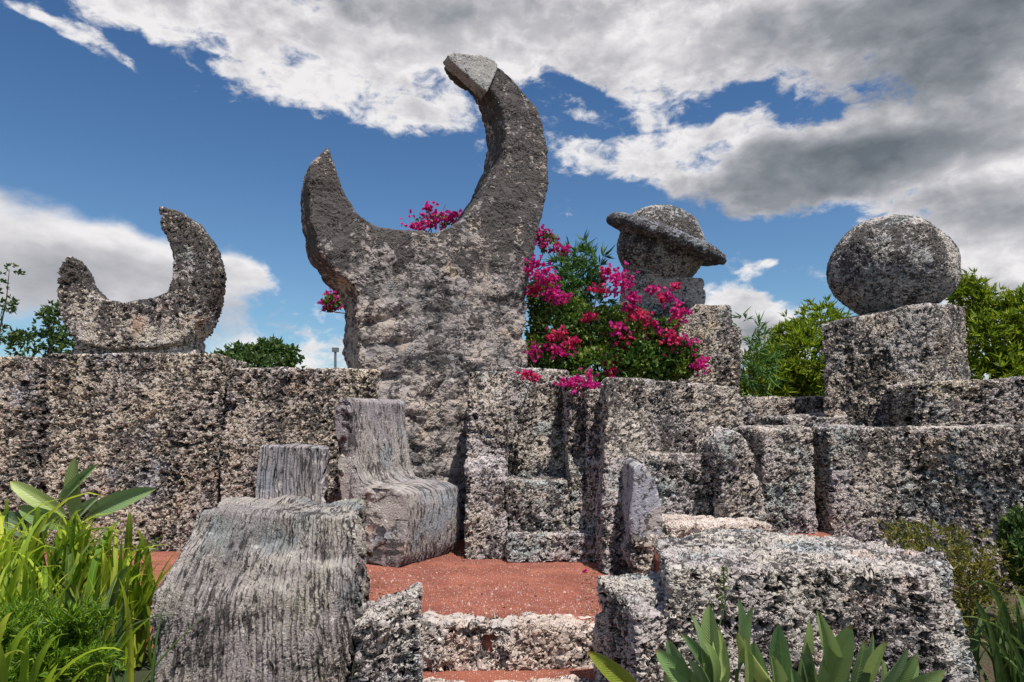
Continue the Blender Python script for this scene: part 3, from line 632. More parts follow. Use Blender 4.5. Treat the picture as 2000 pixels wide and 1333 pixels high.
crock('seat', [slab([Vector((x, -.01, z)) for x, z in seat_pr], (0, .72, 0))], M_CHAIR2, ch, seed=2)

# foreground chair faces the camera
fc = empty('fluted_chair', (X(540, 3.5), 3.5, -.2)); tag(fc, 'foreground fluted stone chair with a wide draped seat and a short back', 'chair', 'fluted stone chairs')
zc = W(550, 1008, 3.35).z
Y0 = 3.12
foot = [(X(330, Y0 - .1), Y0 - .12), (X(560, Y0 - .12), Y0 - .18), (X(700, Y0), Y0 - .1), (X(716, 3.8), 3.95), (X(420, 4), 4.0)]
mid_ = [(X(348, Y0), Y0 - .04, .3), (X(560, Y0), Y0 - .06, .3), (X(708, Y0 + .05), Y0, .3), (X(712, 3.8), 3.95, .3), (X(425, 4), 4.0, .3)]
topc = [(X(412, 3.38), 3.36, zc), (X(560, 3.38), 3.32, zc), (X(700, 3.38), 3.34, zc), (X(706, 3.9), 3.95, zc), (X(450, 4), 4.0, zc)]
crock('seat', [prism(foot, -.5, 0, mid_), prism([m[:2] for m in mid_], .3 - .002, 0, topc)], M_CHAIR, fc, origin=fc.location, vox=.0085, smooth=14, lump=(.045, 2.6), mid=(.014, 7), seed=3)
yb_ = 4.02
crock('backrest', [prism([(X(495, yb_), yb_), (X(640, yb_), yb_), (X(640, yb_ + .2), yb_ + .2), (X(500, yb_ + .2), yb_ + .2)], .1, 0,
                        [(X(508, yb_), yb_ + .03, W(508, 872, yb_).z), (X(632, yb_), yb_ + .03, W(632, 874, yb_).z), (X(632, yb_), yb_ + .2, W(632, 874, yb_).z), (X(508, yb_), yb_ + .2, W(508, 872, yb_).z)])],
      M_CHAIRB, fc, origin=fc.location, vox=.0095, smooth=5, seed=4)
crock('base', [prism([Gp(225, 1345, -.22), Gp(440, 1345, -.22), Gp(470, 1290, -.22), Gp(330, 1285, -.22)], -.5, -.16)], M_CHAIR, fc, origin=fc.location, vox=.0095, smooth=8, lump=(.015, 3), seed=5)

print('rock tris', TRI[0])

# ------------------------------------------------------------------ vegetation
random.seed(5); rg = np.random.RandomState(11)
def unit(n):
    v = rg.normal(size=(n, 3)); return v / np.linalg.norm(v, axis=1)[:, None]
def leaves(name, base, dirs, L, Wd, parent, mat, kind=None, fold=.25, origin=(0, 0, 0)):
    """many small pointed leaves (two triangles each side of a midrib) as one mesh"""
    n = len(base); L = np.broadcast_to(L, n)[:, None]; Wd = np.broadcast_to(Wd, n)[:, None]
    up = unit(n); side_ = np.cross(dirs, up); side_ /= np.linalg.norm(side_, axis=1)[:, None] + 1e-9
    nn = np.cross(side_, dirs)
    base = base - np.array(origin)
    mid_ = base + dirs * L * .45
    a = mid_ + side_ * Wd * .5 + nn * Wd * fold; b = mid_ - side_ * Wd * .5 + nn * Wd * fold; tip_ = base + dirs * L - nn * L * .08
    v = np.stack([base, a, tip_, b], 1).reshape(-1, 3)
    k = np.arange(n) * 4
    tri = np.stack([np.stack([k, k + 1, k + 2], 1), np.stack([k, k + 2, k + 3], 1)], 1).reshape(-1)
    me = bpy.data.meshes.new(name); me.vertices.add(len(v)); me.vertices.foreach_set('co', v.ravel())
    nt = n * 2; me.loops.add(nt * 3); me.loops.foreach_set('vertex_index', tri.astype(np.int32))
    me.polygons.add(nt); me.polygons.foreach_set('loop_start', np.arange(nt) * 3); me.update(calc_edges=True)
    TRI[0] += nt
    o = link(name, me, parent, mat)
    if kind: o['kind'] = kind
    return o
def tubes(name, paths, parent, mat, origin=(0, 0, 0), seg=6):
    v = []; f = []; og = Vector(origin)
    for pts in paths:
        pts = [(Vector(p) - og, r) for p, r in pts]
        for i, (p, r) in enumerate(pts):
            d = (pts[min(i + 1, len(pts) - 1)][0] - pts[max(i - 1, 0)][0]).normalized()
            s = d.orthogonal().normalized(); t = d.cross(s)
            for j in range(seg):
                a = 2 * math.pi * j / seg; v.append(p + s * math.cos(a) * r + t * math.sin(a) * r)
            if i:
                k = len(v) - 2 * seg
                for j in range(seg): f.append((k + j, k + (j + 1) % seg, k + seg + (j + 1) % seg, k + seg + j))
    return link(name, mesh(name, v, f, True), parent, mat)
def wig(a, b, r0, r1, n=6, amp=.05):
    a = Vector(a); b = Vector(b); out = []
    for i in range(n + 1):
        t = i / n; p = a.lerp(b, t) + Vector([random.uniform(-1, 1) * amp * math.sin(math.pi * t) for _ in range(3)])
        out.append((p, r0 + (r1 - r0) * t))
    return out
def clump_points(cl, per):
    """points in ellipsoid shells; cl = [(centre, radius vec, count weight)]"""
    P = []; Nn = []
    for c_, r_, wt in cl:
        n = int(per * wt); u = unit(n); rad = rg.uniform(.35, 1.0, n) ** .5
        jit = 1 + .22 * pn(u * 2.3 + np.array(c_))
        P.append(np.array(c_) + u * np.array(r_) * (rad * jit)[:, None]); Nn.append(u)
    return np.concatenate(P), np.concatenate(Nn)
def whorls(P, N, k, L, Wd, spread=.9, upb=.4):
    """k leaves radiating from each point"""
    n = len(P); ax = N + np.array([0, 0, upb]) + .3 * rg.normal(size=(n, 3)); ax /= np.linalg.norm(ax, axis=1)[:, None]
    base = np.repeat(P, k, 0); a = np.repeat(ax, k, 0); d = a + spread * unit(n * k); d /= np.linalg.norm(d, axis=1)[:, None]
    return base, d, L * rg.uniform(.7, 1.15, n * k), Wd * rg.uniform(.8, 1.1, n * k)

def tree(name, label, cl, foot_, leafm, per, k, L, Wd, group=None, spread=.9, trunk_r=.09, upb=.4):
    t = empty(name, foot_); tag(t, label, 'tree', group)
    P, N = clump_points(cl, per); P = P + rg.normal(size=P.shape) * L * .5; b, d, l, w = whorls(P, N, k, L, Wd, spread, upb); l = l * rg.uniform(.55, 1.2, len(l))
    leaves('crown', b, d, l, w, t, leafm, origin=foot_)
    top_ = Vector(np.mean([c_ for c_, _, _ in cl], 0)); paths = [wig(foot_, top_, trunk_r, trunk_r * .4, 7, trunk_r)]
    for c_, r_, _ in cl: paths.append(wig(Vector(foot_).lerp(top_, random.uniform(.5, .9)), Vector(c_) + Vector((0, 0, r_[2] * .5)), trunk_r * .35, trunk_r * .08, 6, .08))
    tubes('trunk', paths, t, M_BARK, origin=foot_)
    return t
def cw(px, py, Y, rx, ry, rz=None, wt=1.0):
    p = W(px, py, Y); s = Y / FPX; return (tuple(p), (rx * s, (rz or rx) * s, ry * s), wt)
tree('podocarpus_tree', 'bright yellow-green bushy tree on the left side of the ball pedestal', 
     [cw(1570, 700, 10, 70, 60), cw(1510, 730, 10, 55, 45), cw(1600, 640, 10.2, 45, 40, wt=.6), cw(1490, 765, 9.9, 45, 25, wt=.5), cw(1620, 760, 9.9, 60, 40), cw(1545, 660, 10, 28, 22, wt=.25)],
     W(1590, 1000, 10.2), L_YEL, 420, 8, .13, .026, 'bright garden trees behind the ball')
tree('podocarpus_tree', 'bright yellow-green bushy tree at the right edge behind the ball pedestal',
     [cw(1940, 670, 9.5, 80, 60, wt=1.3), cw(1900, 600, 9.7, 34, 40, wt=.5), cw(1880, 560, 9.7, 24, 18, wt=.25), cw(1925, 590, 9.5, 12, 28, wt=.15), cw(1985, 610, 9.3, 22, 35, wt=.4), cw(1960, 740, 9.4, 90, 50), cw(2040, 690, 9.5, 70, 60)],
     W(1950, 1000, 9.7), L_YEL, 420, 8, .13, .026, 'bright garden trees behind the ball')
tree('feathery_tree', 'feathery green tree rising above the bougainvillea left of the ringed planet',
     [cw(1125, 545, 8.6, 50, 48), cw(1100, 580, 8.6, 30, 30, wt=.5), cw(1150, 590, 8.6, 40, 35, wt=.5), cw(1140, 515, 8.6, 22, 20, wt=.3)], W(1125, 900, 8.8), L_FERN, 110, 10, .17, .022, None, .8, .03, .1)
tree('feathery_tree', 'wispy green foliage to the right of the ringed planet pedestal',
     [cw(1475, 665, 9, 25, 12, wt=.4), cw(1470, 720, 9, 30, 25, wt=.8)], W(1470, 900, 9.2), L_FERN, 60, 8, .2, .02, None, .8, .02, .1)
tree('garden_tree', 'dark tree reaching into the left edge above the wall',
     [cw(-25, 560, 12, 25, 24, wt=.3), cw(18, 530, 12, 20, 6, wt=.10), cw(8, 595, 12, 24, 8, wt=.22), cw(-25, 650, 12, 30, 30, wt=.5)], W(-40, 900, 12.2), L_DARK, 150, 4, .10, .045, None, .9, .06)
tree('garden_tree', 'small green tree peeping over the wall left of the small crescent',
     [cw(110, 625, 13, 22, 26, wt=.5), cw(60, 670, 13, 45, 22, wt=.8), cw(130, 670, 13, 25, 30, wt=.6), cw(95, 615, 13, 12, 8, wt=.12)], W(90, 900, 13.2), L_DARK, 200, 4, .12, .05, None, .9, .06)
tree('distant_tree', 'distant round dark tree seen over the wall between the two crescents',
     [cw(500, 710, 40, 70, 14, wt=.8), cw(532, 682, 40, 26, 9, wt=.4), cw(445, 705, 40, 26, 12, wt=.4), cw(560, 692, 40, 18, 6, wt=.2), cw(490, 690, 40, 24, 8, wt=.35), cw(468, 684, 40, 9, 5, wt=.1), cw(515, 674, 40, 8, 4, wt=.08), cw(572, 706, 40, 10, 6, wt=.1)], W(500, 830, 41), L_DARK, 420, 3, .36, .2, None, .9, .3)
pst = empty('lamp_post', W(655, 828, 45)); tag(pst, 'distant grey lamp post rising over the wall left of the great crescent', 'lamp post')
a, b = W(655, 828, 45), W(655, 688, 45)
tubes('pole', [[(a, .10), (b, .08)]], pst, M_POST, origin=pst.location, seg=8)
v, f = box(b.x - .2, b.x + .2, b.y - .12, b.y + .12, b.z, b.z + .28); link('lamp_head', mesh('lamp_head', [Vector(p) - pst.location for p in v], f), pst, M_POST)

# bougainvillea
bo_foot = W(1150, 1000, 7.35); bo = empty('bougainvillea', bo_foot); tag(bo, 'pink-flowering bougainvillea sprawling over the wall behind the thrones', 'shrub')
cl = [cw(1090, 650, 7.1, 62, 62, 60, 1.1), cw(1160, 650, 7.0, 66, 52, 50, 1.0), cw(1235, 675, 6.9, 80, 55, 50, 1.2), cw(1310, 700, 6.9, 62, 40, 40, .8), cw(1070, 700, 7.0, 60, 50, 50, 1), cw(1200, 712, 6.8, 150, 38, 40, 1.4),
      cw(1225, 620, 7.0, 40, 22, 30, .25), cw(1055, 585, 7.1, 26, 45, 30, .3), cw(1140, 745, 6.6, 25, 20, 20, .12), cw(1300, 640, 7.0, 26, 18, 30, .15), cw(1110, 600, 7.1, 40, 16, 30, .2)]
P, N = clump_points(cl, 1500)
Q, M = clump_points([cw(650, 592, 7.5, 16, 14, 20, .12), cw(850, 432, 7.55, 40, 10, 20, .10), cw(1066, 474, 7.55, 26, 20, 20, .10)], 700)
P = np.concatenate([P, Q]); N = np.concatenate([N, M])
b, d, l, w = whorls(P, N, 2, .055, .035, 1.2, .2)
leaves('foliage', b, d, l, w, bo, L_BOUG, origin=bo_foot)
pth = []
for c_, r_, _ in cl:
    pth.append(wig(bo_foot, Vector(c_) + Vector((0, 0, r_[2])), .03, .006, 8, .15))
sprigs = [(805, 445, 870, 400), (840, 445, 835, 392), (870, 440, 900, 412), (1045, 480, 1100, 488), (1050, 460, 1080, 448), (665, 560, 630, 600), (668, 590, 655, 560), (1150, 590, 1178, 525), (1040, 560, 1044, 520)]
for x0, y0, x1, y1 in sprigs: pth.append(wig(W(x0, y0 + 60, 7.6) if x0 > 1000 else W(x0 + (30 if x0 < 700 else 0), y0 + 60, 7.55), W(x1, y1, 7.5), .009, .003, 6, .04))
for i in range(26):
    x_ = random.uniform(1040, 1340); y_ = random.uniform(560, 720); pth.append(wig(W(x_, y_, 6.95), W(x_ + random.uniform(-70, 70), y_ + random.uniform(-50, 20), 6.7), .005, .002, 6, .06))
pth.append(wig(W(1150, 715, 6.75), W(1142, 742, 5.8), .010, .004, 6, .04)); pth.append(wig(W(1040, 715, 6.75), W(1034, 730, 5.8), .008, .004, 6, .04))
tubes('stems', pth, bo, M_BARK, origin=bo_foot, seg=5)
fl = [(1045, 525, 16, 22, 0), (1070, 545, 18, 18, 0), (1040, 570, 16, 12, 1), (1080, 575, 22, 12, 0), (1100, 585, 14, 10, 0), (1216, 552, 20, 24, 0), (1238, 582, 12, 10, 0), (1180, 530, 8, 8, 1), (1195, 540, 14, 10, 0), (1175, 568, 18, 8, 1),
      (1278, 566, 10, 6, 0), (1292, 582, 7, 8, 1), (1305, 580, 8, 10, 0), (1325, 612, 14, 18, 0), (1245, 618, 18, 10, 1), (1262, 632, 16, 12, 1), (1230, 600, 14, 12, 0), (1210, 645, 12, 12, 0), (1285, 650, 16, 14, 0), (1310, 660, 14, 16, 1),
      (1335, 675, 18, 18, 0), (1215, 665, 22, 14, 1), (1200, 690, 18, 16, 0), (1190, 710, 12, 12, 0), (1050, 690, 24, 18, 0), (1092, 688, 18, 10, 0), (1115, 670, 14, 12, 1), (1085, 655, 18, 12, 1), (1065, 735, 0, 0, 1), (1034, 733, 14, 10, 1),
      (1140, 750, 30, 16, 0), (1366, 712, 15, 16, 0), (1125, 690, 10, 8, 0), (1150, 620, 12, 8, 1), (1195, 730, 9, 12, 1), (1320, 560, 6, 6, 1),
      (835, 435, 34, 12, 0), (870, 425, 26, 12, 0), (840, 405, 10, 10, 0), (890, 420, 14, 8, 0), (815, 443, 16, 8, 0), (648, 590, 20, 16, 0), (655, 572, 12, 12, 0), (640, 603, 10, 6, 0),
      (1060, 470, 18, 16, 0), (1085, 485, 18, 8, 0), (1050, 455, 12, 10, 0), (1100, 490, 8, 6, 0), (1070, 452, 10, 5, 0)]
for x_, y_, rx, ry, red in fl:
    if rx == 0: continue
    Y = 6.62 + random.uniform(0, .2)
    if y_ >= 730 and x_ < 1180: Y = 5.78
    if y_ < 500 or x_ < 700: Y = 7.5
    n = int(12 + rx * ry * (.16 if Y < 7 else .14)); c0 = np.array(W(x_, y_, Y)); sg = Y / FPX
    P = c0 + rg.normal(size=(n, 3)) * np.array([rx, rx, ry]) * sg * .55; P[:, 0] += .5 * rx * sg * np.sin(P[:, 2] * 60 + x_); N = unit(n)
    b, d, l, w = whorls(P, N, 3, .043, .036, .7, .1)
    leaves('blossom_cluster', b, d, l, w, bo, L_CORALP if red else L_PINK, 'stuff', origin=bo_foot)

# ---- blades and paddle leaves
def ribbon(nm, L, wd, bend, twist=0.0, fold=.28, n=9, shape='strap', petiole=0.0):
    """leaf growing up from the origin and arching towards +X; uv across and along"""
    v = []; f = []; uv = []
    x = z = 0.0; a = math.radians(3); ds = L / n
    for i in range(n + 1):
        t = i / n
        if shape == 'strap': w = wd * (0.55 + .45 * math.sin(min(1, t * 2.2) * math.pi / 2)) * max(0.02, (1 - t ** 3.2))
        else:
            tt = max(0, (t - petiole) / (1 - petiole)); w = wd * max(.06, 2.15 * tt ** .62 * (1 - tt) ** .72) if tt > 0 else wd * .08
            if i == n: w = wd * .02
        tw = twist * t
        s = Vector((-math.sin(tw) * 0, math.cos(tw), math.sin(tw) * .6)); nrm = Vector((-math.cos(a), 0, math.sin(a)))
        c_ = Vector((x, 0, z))
        for k_, q in enumerate((-1, -.5, 0, .5, 1)):
            v.append(c_ + s * (q * w / 2) + nrm * (abs(q) * w * fold) + Vector((0, 0, 0)))
            uv.append((.5 + q / 2, t))
        if i:
            b_ = (i - 1) * 5
            for j in range(4): f.append((b_ + j, b_ + j + 1, b_ + j + 6, b_ + j + 5))
        x += math.sin(a) * ds; z += math.cos(a) * ds
        a += bend * (1.6 * t + .2) / n
    me = mesh(nm, v, f, True)
    ul = me.uv_layers.new(name='UVMap')
    for lp in me.loops: ul.data[lp.index].uv = uv[lp.vertex_index]
    return me, Vector((x, 0, z))
def aim(o, base, tip_, end, roll=0.0, sc=1.0):
    """place ribbon o so that its origin is at base and its end at tip_"""
    d = Vector(tip_) - Vector(base); k = d.length / end.length
    q0 = end.normalized(); q1 = d.normalized()
    h = Vector((d.x, d.y, 0))
    if h.length < 1e-4: h = Vector((1, 0, 0))
    rz = math.atan2(h.y, h.x)
    el0 = math.atan2(end.z, end.x); el1 = math.atan2(d.z, h.length)
    Mx = Matrix.Rotation(rz, 4, 'Z') @ Matrix.Rotation(-(el1 - el0), 4, 'Y')
    if roll: Mx = Matrix.Rotation(roll, 4, q1) @ Mx
    return Mx @ Matrix.Diagonal((k, k * sc, k, 1))

strapv = [ribbon('blade_mesh', 1, .05, b_, tw) for b_, tw in ((.5, .2), (.9, -.3), (1.4, .3), (1.9, -.2), (2.5, .3), (.25, .5), (1.1, .8))]
for m_, _ in strapv: m_.materials.append(L_LILY)
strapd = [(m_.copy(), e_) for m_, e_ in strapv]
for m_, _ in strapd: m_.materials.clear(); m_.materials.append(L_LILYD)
def place(nm, var, parent, base, tip_, wsc=1.0, roll=0.0):
    m_, e_ = var; o = link(nm, m_, parent)
    Mx = aim(o, base, tip_, e_, roll, wsc); loc = Vector(base) - parent.location
    o.matrix_local = Matrix.Translation(loc) @ Mx
    TRI[0] += 0
    return o
def lily(label, px, py_base, Y, n, tipspan, tiptop, zbase, var=strapv, wsc=1.0, spread=.09, group='clumps of strap-leaved lilies', name='lily_clump'):
    bx = X(px, Y); e = empty(name, (bx, Y, zbase)); tag(e, label, 'plant', group)
    for i in range(n):
        b_ = Vector((bx + random.gauss(0, spread), Y + random.gauss(0, spread * .8), zbase))
        tx = px + random.gauss(0, tipspan * .5); ty = tiptop + abs(random.gauss(0, 1)) * (75) + abs(tx - px) * .35
        Yt = Y + random.uniform(-.3, .3); tp = W(tx, ty, Yt)
        if tp.z < zbase + .15: tp.z = zbase + .15 + random.uniform(0, .1)
        place('blade', random.choice(var), e, b_, tp, wsc * random.uniform(.7, 1.25))
    return e
lily('bright yellow-green lily clump against the wall at the left edge', 30, 1200, 3.7, 120, 120, 965, -.1, wsc=.92)
lily('tall bright yellow-green lily clump under the broad upright leaf', 160, 1200, 3.6, 135, 150, 965, -.1, wsc=.92)
lily('bright lily clump nearest the foreground fluted chair', 250, 1220, 3.45, 120, 130, 1010, -.1, wsc=.92)
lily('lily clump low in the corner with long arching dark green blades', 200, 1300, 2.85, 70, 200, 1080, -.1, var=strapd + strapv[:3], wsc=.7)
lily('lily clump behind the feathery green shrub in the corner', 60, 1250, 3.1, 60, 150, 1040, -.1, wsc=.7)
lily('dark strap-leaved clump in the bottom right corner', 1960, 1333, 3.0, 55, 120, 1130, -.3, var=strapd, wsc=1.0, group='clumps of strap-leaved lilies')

yl = empty('yellow_strap_plant', (X(60, 2.3), 2.3, -.1)); tag(yl, 'plant with broad golden-edged strap leaves in the bottom left corner', 'plant')
for tx, ty, bx, by, w_ in [(35, 1200, -20, 1330, 1.6), (100, 1218, -10, 1380, 1.5), (42, 1252, 40, 1400, 1.5), (145, 1245, 50, 1380, 1.5), (60, 1290, -30, 1350, 1.6), (270, 1290, 60, 1400, 1.1), (235, 1310, 100, 1420, 1.0), (-10, 1230, 10, 1400, 1.5), (120, 1290, 70, 1400, 1.6)]:
    place('blade', random.choice(strapv[:4]), yl, W(bx, by, 2.35), W(tx, ty, 2.2), w_)

padv = [ribbon('paddle_mesh', 1, .24, b_, tw, .34, 12, 'paddle', .10) for b_, tw in ((.25, .1), (.45, -.3), (.8, .3), (.12, -.1))]
for m_, _ in padv: m_.materials.append(L_PADDLE)
pady = [(m_.copy(), e_) for m_, e_ in padv]
for m_, _ in pady: m_.materials.clear(); m_.materials.append(L_PADDLEY)
def paddle(parent, tip_, base, wpx, Yt, Yb, yellow=False, foot_=None, var=None, yaw=1.4):
    """broad leaf whose blade is turned, more or less, to the open side of the bed"""
    tp = W(*tip_, Yt); bs = W(*base, Yb); d = tp - bs; L = d.length; w = wpx / FPX * (Yt + Yb) / 2
    m_, e_ = (pady if yellow else padv)[var if var is not None else random.randrange(4)]
    k = L / e_.length; ax = d.normalized()
    face = Vector((random.uniform(-yaw, yaw), -1, random.uniform(-.1, .5))); face = (face - ax * face.dot(ax)).normalized()   # direction of the upper side
    side_ = face.cross(ax).normalized()
    # mesh frame: end direction e1, upper side u (bends away from -X), width Y
    e1 = e_.normalized(); yv = Vector((0, 1, 0)); u = e1.cross(yv).normalized()
    if u.x > 0: u = -u; yv = -yv
    src = Matrix((e1, u, yv)).transposed(); sg = 1 if src.determinant() > 0 else -1
    dst = Matrix((ax, face, side_)).transposed()
    if (dst.determinant() > 0) != (sg > 0): dst = Matrix((ax, face, -side_)).transposed()
    Rm = (dst @ src.inverted()).to_4x4()
    o = link('leaf', m_, parent)
    ws_ = (w / L) / .24
    o.matrix_local = Matrix.Translation(bs - parent.location) @ Rm @ Matrix.Diagonal((k, k * ws_, k, 1))
    if foot_ is not None:
        tubes('petiole', [wig(foot_, bs.lerp(tp, .10), .010, .006, 4, .01)], parent, M_STEM, origin=parent.location, seg=6)
    return o
A = empty('paddle_plant', (X(1390, 2.48), 2.48, -.3)); tag(A, 'green paddle-leaved plant in front of the low block, one leaf reaching left over the steps', 'plant', 'paddle-leaved plants in the foreground')
B = empty('paddle_plant', (X(1540, 2.5), 2.5, -.3)); tag(B, 'green paddle-leaved plant before the bench, second from the steps, with upright leaves', 'plant', 'paddle-leaved plants in the foreground')
Cc = empty('paddle_plant', (X(1690, 2.48), 2.48, -.3)); tag(Cc, 'green paddle-leaved plant before the bench, farthest from the steps, leaves leaning right', 'plant', 'paddle-leaved plants in the foreground')
for par, lst in ((A, [((1135, 1262), (1262, 1345), 48, 1), ((1270, 1258), (1385, 1350), 55, 0), ((1300, 1238), (1350, 1310), 40, 0), ((1385, 1168), (1395, 1300), 50, 0), ((1345, 1188), (1375, 1290), 26, 0), ((1320, 1225), (1400, 1330), 40, 0),
                      ((1440, 1155), (1440, 1300), 46, 0), ((1400, 1215), (1420, 1330), 40, 0), ((1425, 1330), (1435, 1380), 40, 1), ((1290, 1300), (1370, 1380), 50, 0), ((1365, 1240), (1390, 1340), 44, 0), ((1335, 1275), (1400, 1390), 46, 0), ((1452, 1230), (1450, 1370), 40, 0), ((1390, 1290), (1420, 1400), 40, 0)]),
                 (B, [((1430, 1218), (1545, 1350), 52, 0), ((1520, 1205), (1535, 1340), 55, 0), ((1470, 1240), (1500, 1350), 50, 0), ((1588, 1172), (1628, 1300), 45, 0), ((1500, 1262), (1515, 1370), 46, 0), ((1580, 1200), (1555, 1310), 30, 0),
                      ((1475, 1170), (1465, 1290), 36, 0), ((1560, 1262), (1575, 1370), 48, 0), ((1475, 1335), (1470, 1400), 50, 1), ((1540, 1290), (1560, 1400), 50, 0)]),
                 (Cc, [((1668, 1205), (1605, 1345), 66, 0), ((1690, 1236), (1655, 1370), 50, 0), ((1780, 1250), (1675, 1350), 42, 0), ((1858, 1302), (1735, 1370), 52, 0), ((1740, 1240), (1690, 1340), 36, 0), ((1640, 1250), (1630, 1370), 48, 0),
                       ((1720, 1272), (1690, 1400), 46, 0), ((1800, 1285), (1710, 1370), 44, 0), ((1770, 1325), (1730, 1390), 50, 0), ((1612, 1290), (1610, 1390), 44, 0), ((1830, 1325), (1760, 1400), 44, 1), ((1705, 1222), (1660, 1340), 34, 0), ((1575, 1235), (1590, 1370), 44, 0), ((1800, 1262), (1700, 1360), 40, 0)])):
    for i, (tp, bs, w_, y_) in enumerate(lst):
        bs = (bs[0], bs[1] + 25); Yt = 2.36 + random.uniform(-.12, .12); paddle(par, tp, bs, w_ * .92, Yt, 2.45 + random.uniform(-.05, .1), bool(y_), par.location + Vector((random.uniform(-.08, .08), random.uniform(-.05, .1), 0)))
D_ = empty('paddle_plant', (X(135, 4.1), 4.1, 0)); tag(D_, 'banana-like plant with one upright leaf, behind the lily clumps at the left wall', 'plant')
for tp, bs, w_, var in [((148, 880), (156, 1035), 50, 3), ((322, 950), (165, 1010), 40, 2), ((203, 897), (110, 985), 22, 1), ((12, 935), (140, 1015), 34, 2), ((30, 985), (150, 1030), 40, 2), ((200, 965), (140, 1020), 22, 1), ((-10, 1000), (90, 1050), 44, 2), ((120, 1010), (20, 1060), 34, 1)]:
    paddle(D_, tp, bs, w_ * 1.1, 4.0, 4.1, False, D_.location, var, .35)

# feathery bright shrub in the corner
ms_ = empty('feathery_shrub', (X(90, 2.6), 2.6, -.1)); tag(ms_, 'feathery bright green low shrub among the lilies in the bottom left corner', 'shrub')
cl = [cw(random.uniform(-10, 190), random.uniform(1205, 1330), random.uniform(2.45, 2.8), random.uniform(10, 34), random.uniform(8, 18), wt=.17) for _ in range(36)]
P, N = clump_points(cl, 260); P = P + rg.normal(size=P.shape) * .02; b, d, l, w = whorls(P, N, 8, .042, .006, 1.0, .8)
leaves('foliage', b, d, l, w, ms_, L_MOSS, origin=ms_.location)
tubes('stems', [wig(ms_.location, c_, .006, .002) for c_, _, _ in cl], ms_, M_STEM, origin=ms_.location)
# weedy shrubs at right
ws = empty('weedy_shrub', (X(1850, 3.95), 3.95, -.2)); tag(ws, 'yellowish weedy shrub growing between the bench and the long block', 'shrub')
cl = [cw(1840, 1080, 4.0, 60, 40, wt=1), cw(1900, 1110, 3.95, 55, 55, wt=1.2), cw(1780, 1060, 4.1, 40, 22, wt=.5), cw(1930, 1170, 3.9, 50, 50), cw(1760, 1050, 4.1, 20, 12, wt=.2), cw(1880, 1160, 3.9, 40, 60)]
cl = [(c_, (r_[0] * 1.1, r_[1], r_[2] * 1.25), w_) for c_, r_, w_ in cl]; P, N = clump_points(cl, 120); P = P + rg.normal(size=P.shape) * np.array([.05, .05, .035]); b, d, l, w = whorls(P, N, 5, .045, .010, 1, .9)
leaves('foliage', b, d, l, w, ws, L_WEED, origin=ws.location)
tubes('stems', [wig(ws.location, Vector(c_) + Vector((random.uniform(-.1, .1), 0, .1)), .006, .002) for c_, _, _ in cl * 3], ws, M_STEM, origin=ws.location)
ds = empty('dark_shrub', (X(1990, 3.8), 3.8, -.2)); tag(ds, 'dark green leafy shrub at the right edge beside the long block', 'shrub')
cl = [cw(1995, 1060, 4.0, 30, 60), cw(2020, 1100, 3.9, 40, 60)]
P, N = clump_points(cl, 420); b, d, l, w = whorls(P, N, 4, .05, .022, 1, .6)
leaves('foliage', b, d, l, w, ds, L_DARK, origin=ds.location)
tubes('stems', [wig(ds.location, c_, .008, .003) for c_, _, _ in cl], ds, M_STEM, origin=ds.location)
# dry grass before the foreground chair
gt = empty('grass_tuft', (X(600, 2.6), 2.6, -.25)); tag(gt, 'thin tuft of dry grass stalks in front of the foreground fluted chair', 'plant')
gv = [ribbon('stalk_mesh', 1, .010, b_, 0, .1) for b_ in (.2, .6, 1.0)]
for m_, _ in gv: m_.materials.append(L_DRY)
for i in range(34):
    bx = random.gauss(610, 42); place('blade', random.choice(gv), gt, Vector((X(bx, 2.6), 2.6 + random.uniform(-.1, .1), -.3)), W(bx + random.gauss(0, 28), random.uniform(1215, 1330), 2.55), random.uniform(.6, 1.3))
sw = empty('flower_stalk', (X(1410, 2.58), 2.58, -.3)); tag(sw, 'single thin weed stalk standing against the left end of the bench', 'plant')
tubes('stem', [wig(sw.location, W(1412, 1108, 2.6), .004, .002)], sw, M_STEM, origin=sw.location)
P = np.array([W(1412 + random.uniform(-3, 3), y_, 2.6) for y_ in np.linspace(1108, 1190, 26)]); b, d, l, w = whorls(P, unit(26), 2, .025, .007); leaves('leaves', b, d, l, w, sw, L_LILYD, origin=sw.location)

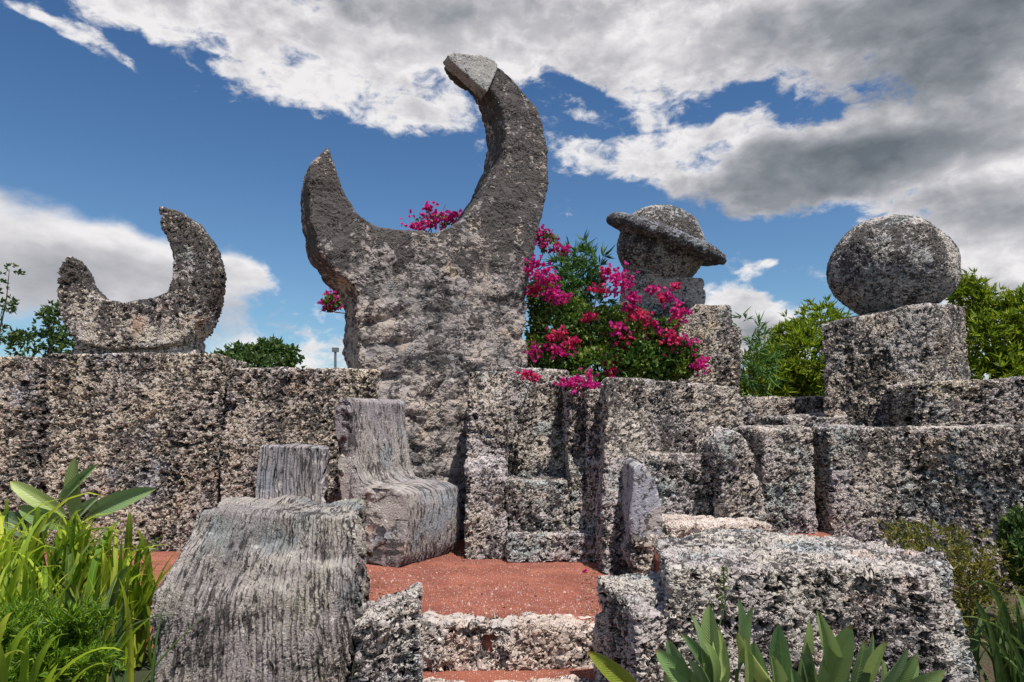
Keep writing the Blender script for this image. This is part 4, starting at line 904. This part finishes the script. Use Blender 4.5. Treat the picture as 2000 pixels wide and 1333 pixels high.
# gravel chips on the terrace
def chips(name, n, region, mat, s0, s1, z):
    v = []; f = []
    for i in range(n):
        px_, py_ = random.uniform(*region[0]), random.uniform(*region[1]); p = G(px_, py_, z)
        s = random.uniform(s0, s1) * (1 if random.random() < .9 else 1.8); k = len(v)
        h = random.uniform(.3, .7) * s; an = random.uniform(0, 6.28); m = random.choice((4, 5, 6))
        for j in range(m):
            a = an + j * 6.283 / m; rr = s * random.uniform(.6, 1.1); v.append((p.x + rr * math.cos(a), p.y + rr * math.sin(a), z - .006))
        for j in range(m):
            a = an + j * 6.283 / m; rr = s * random.uniform(.3, .7); v.append((p.x + rr * math.cos(a), p.y + rr * math.sin(a), z + h + random.uniform(-.2, .2) * h))
        for j in range(m): f.append((k + j, k + (j + 1) % m, k + m + (j + 1) % m, k + m + j))
        f.append(tuple(k + m + j for j in range(m)))
    return link(name, mesh(name, v, f), None, mat)
M_CHIP = plain('pale_chips', (.62, .50, .45), .9, var=(.45, .30, .25), scale=8)
M_CHIPR = plain('red_chips', (.42, .17, .13), .9, var=(.25, .10, .08), scale=8)
tag(chips('pale_gravel', 900, ((700, 1200), (1055, 1225)), M_CHIP, .002, .007, .002), kind='stuff')
tag(chips('red_gravel', 3500, ((700, 1200), (1050, 1225)), M_CHIPR, .003, .008, .002), kind='stuff')
M_LITTER = leafmat('dead_leaves', [(.22, .12, .05), (.35, .22, .10), (.10, .06, .03)], .15, .8)
P = []; 
for i in range(420):
    x_, y_ = random.choice([(random.uniform(715, 1170), random.uniform(1050, 1225)), (random.gauss(730, 25), random.uniform(1120, 1220)), (random.uniform(900, 1170), random.gauss(1085, 8)), (random.gauss(1160, 14), random.uniform(1100, 1220))])
    P.append(G(x_, y_, .012))
P = np.array(P); dd = unit(len(P)); dd[:, 2] *= .15; dd /= np.linalg.norm(dd, axis=1)[:, None]
o = leaves('leaf_litter', P, dd, rg.uniform(.012, .034, len(P)), rg.uniform(.006, .014, len(P)), None, M_LITTER, 'stuff', fold=.1)
# fallen blossom on the gravel
fp = G(1143, 1117, .01); fb = empty('fallen_blossom', fp); tag(fb, 'single fallen pink blossom lying on the red gravel before the wide throne', 'flower')
P = np.array([fp] * 7); leaves('petals', P, unit(7) * np.array([1, 1, .3]) + np.array([0, 0, .3]), .03, .025, fb, L_PINK, origin=fp)
open('/tmp/tris.txt','w').write(str(TRI[0]))
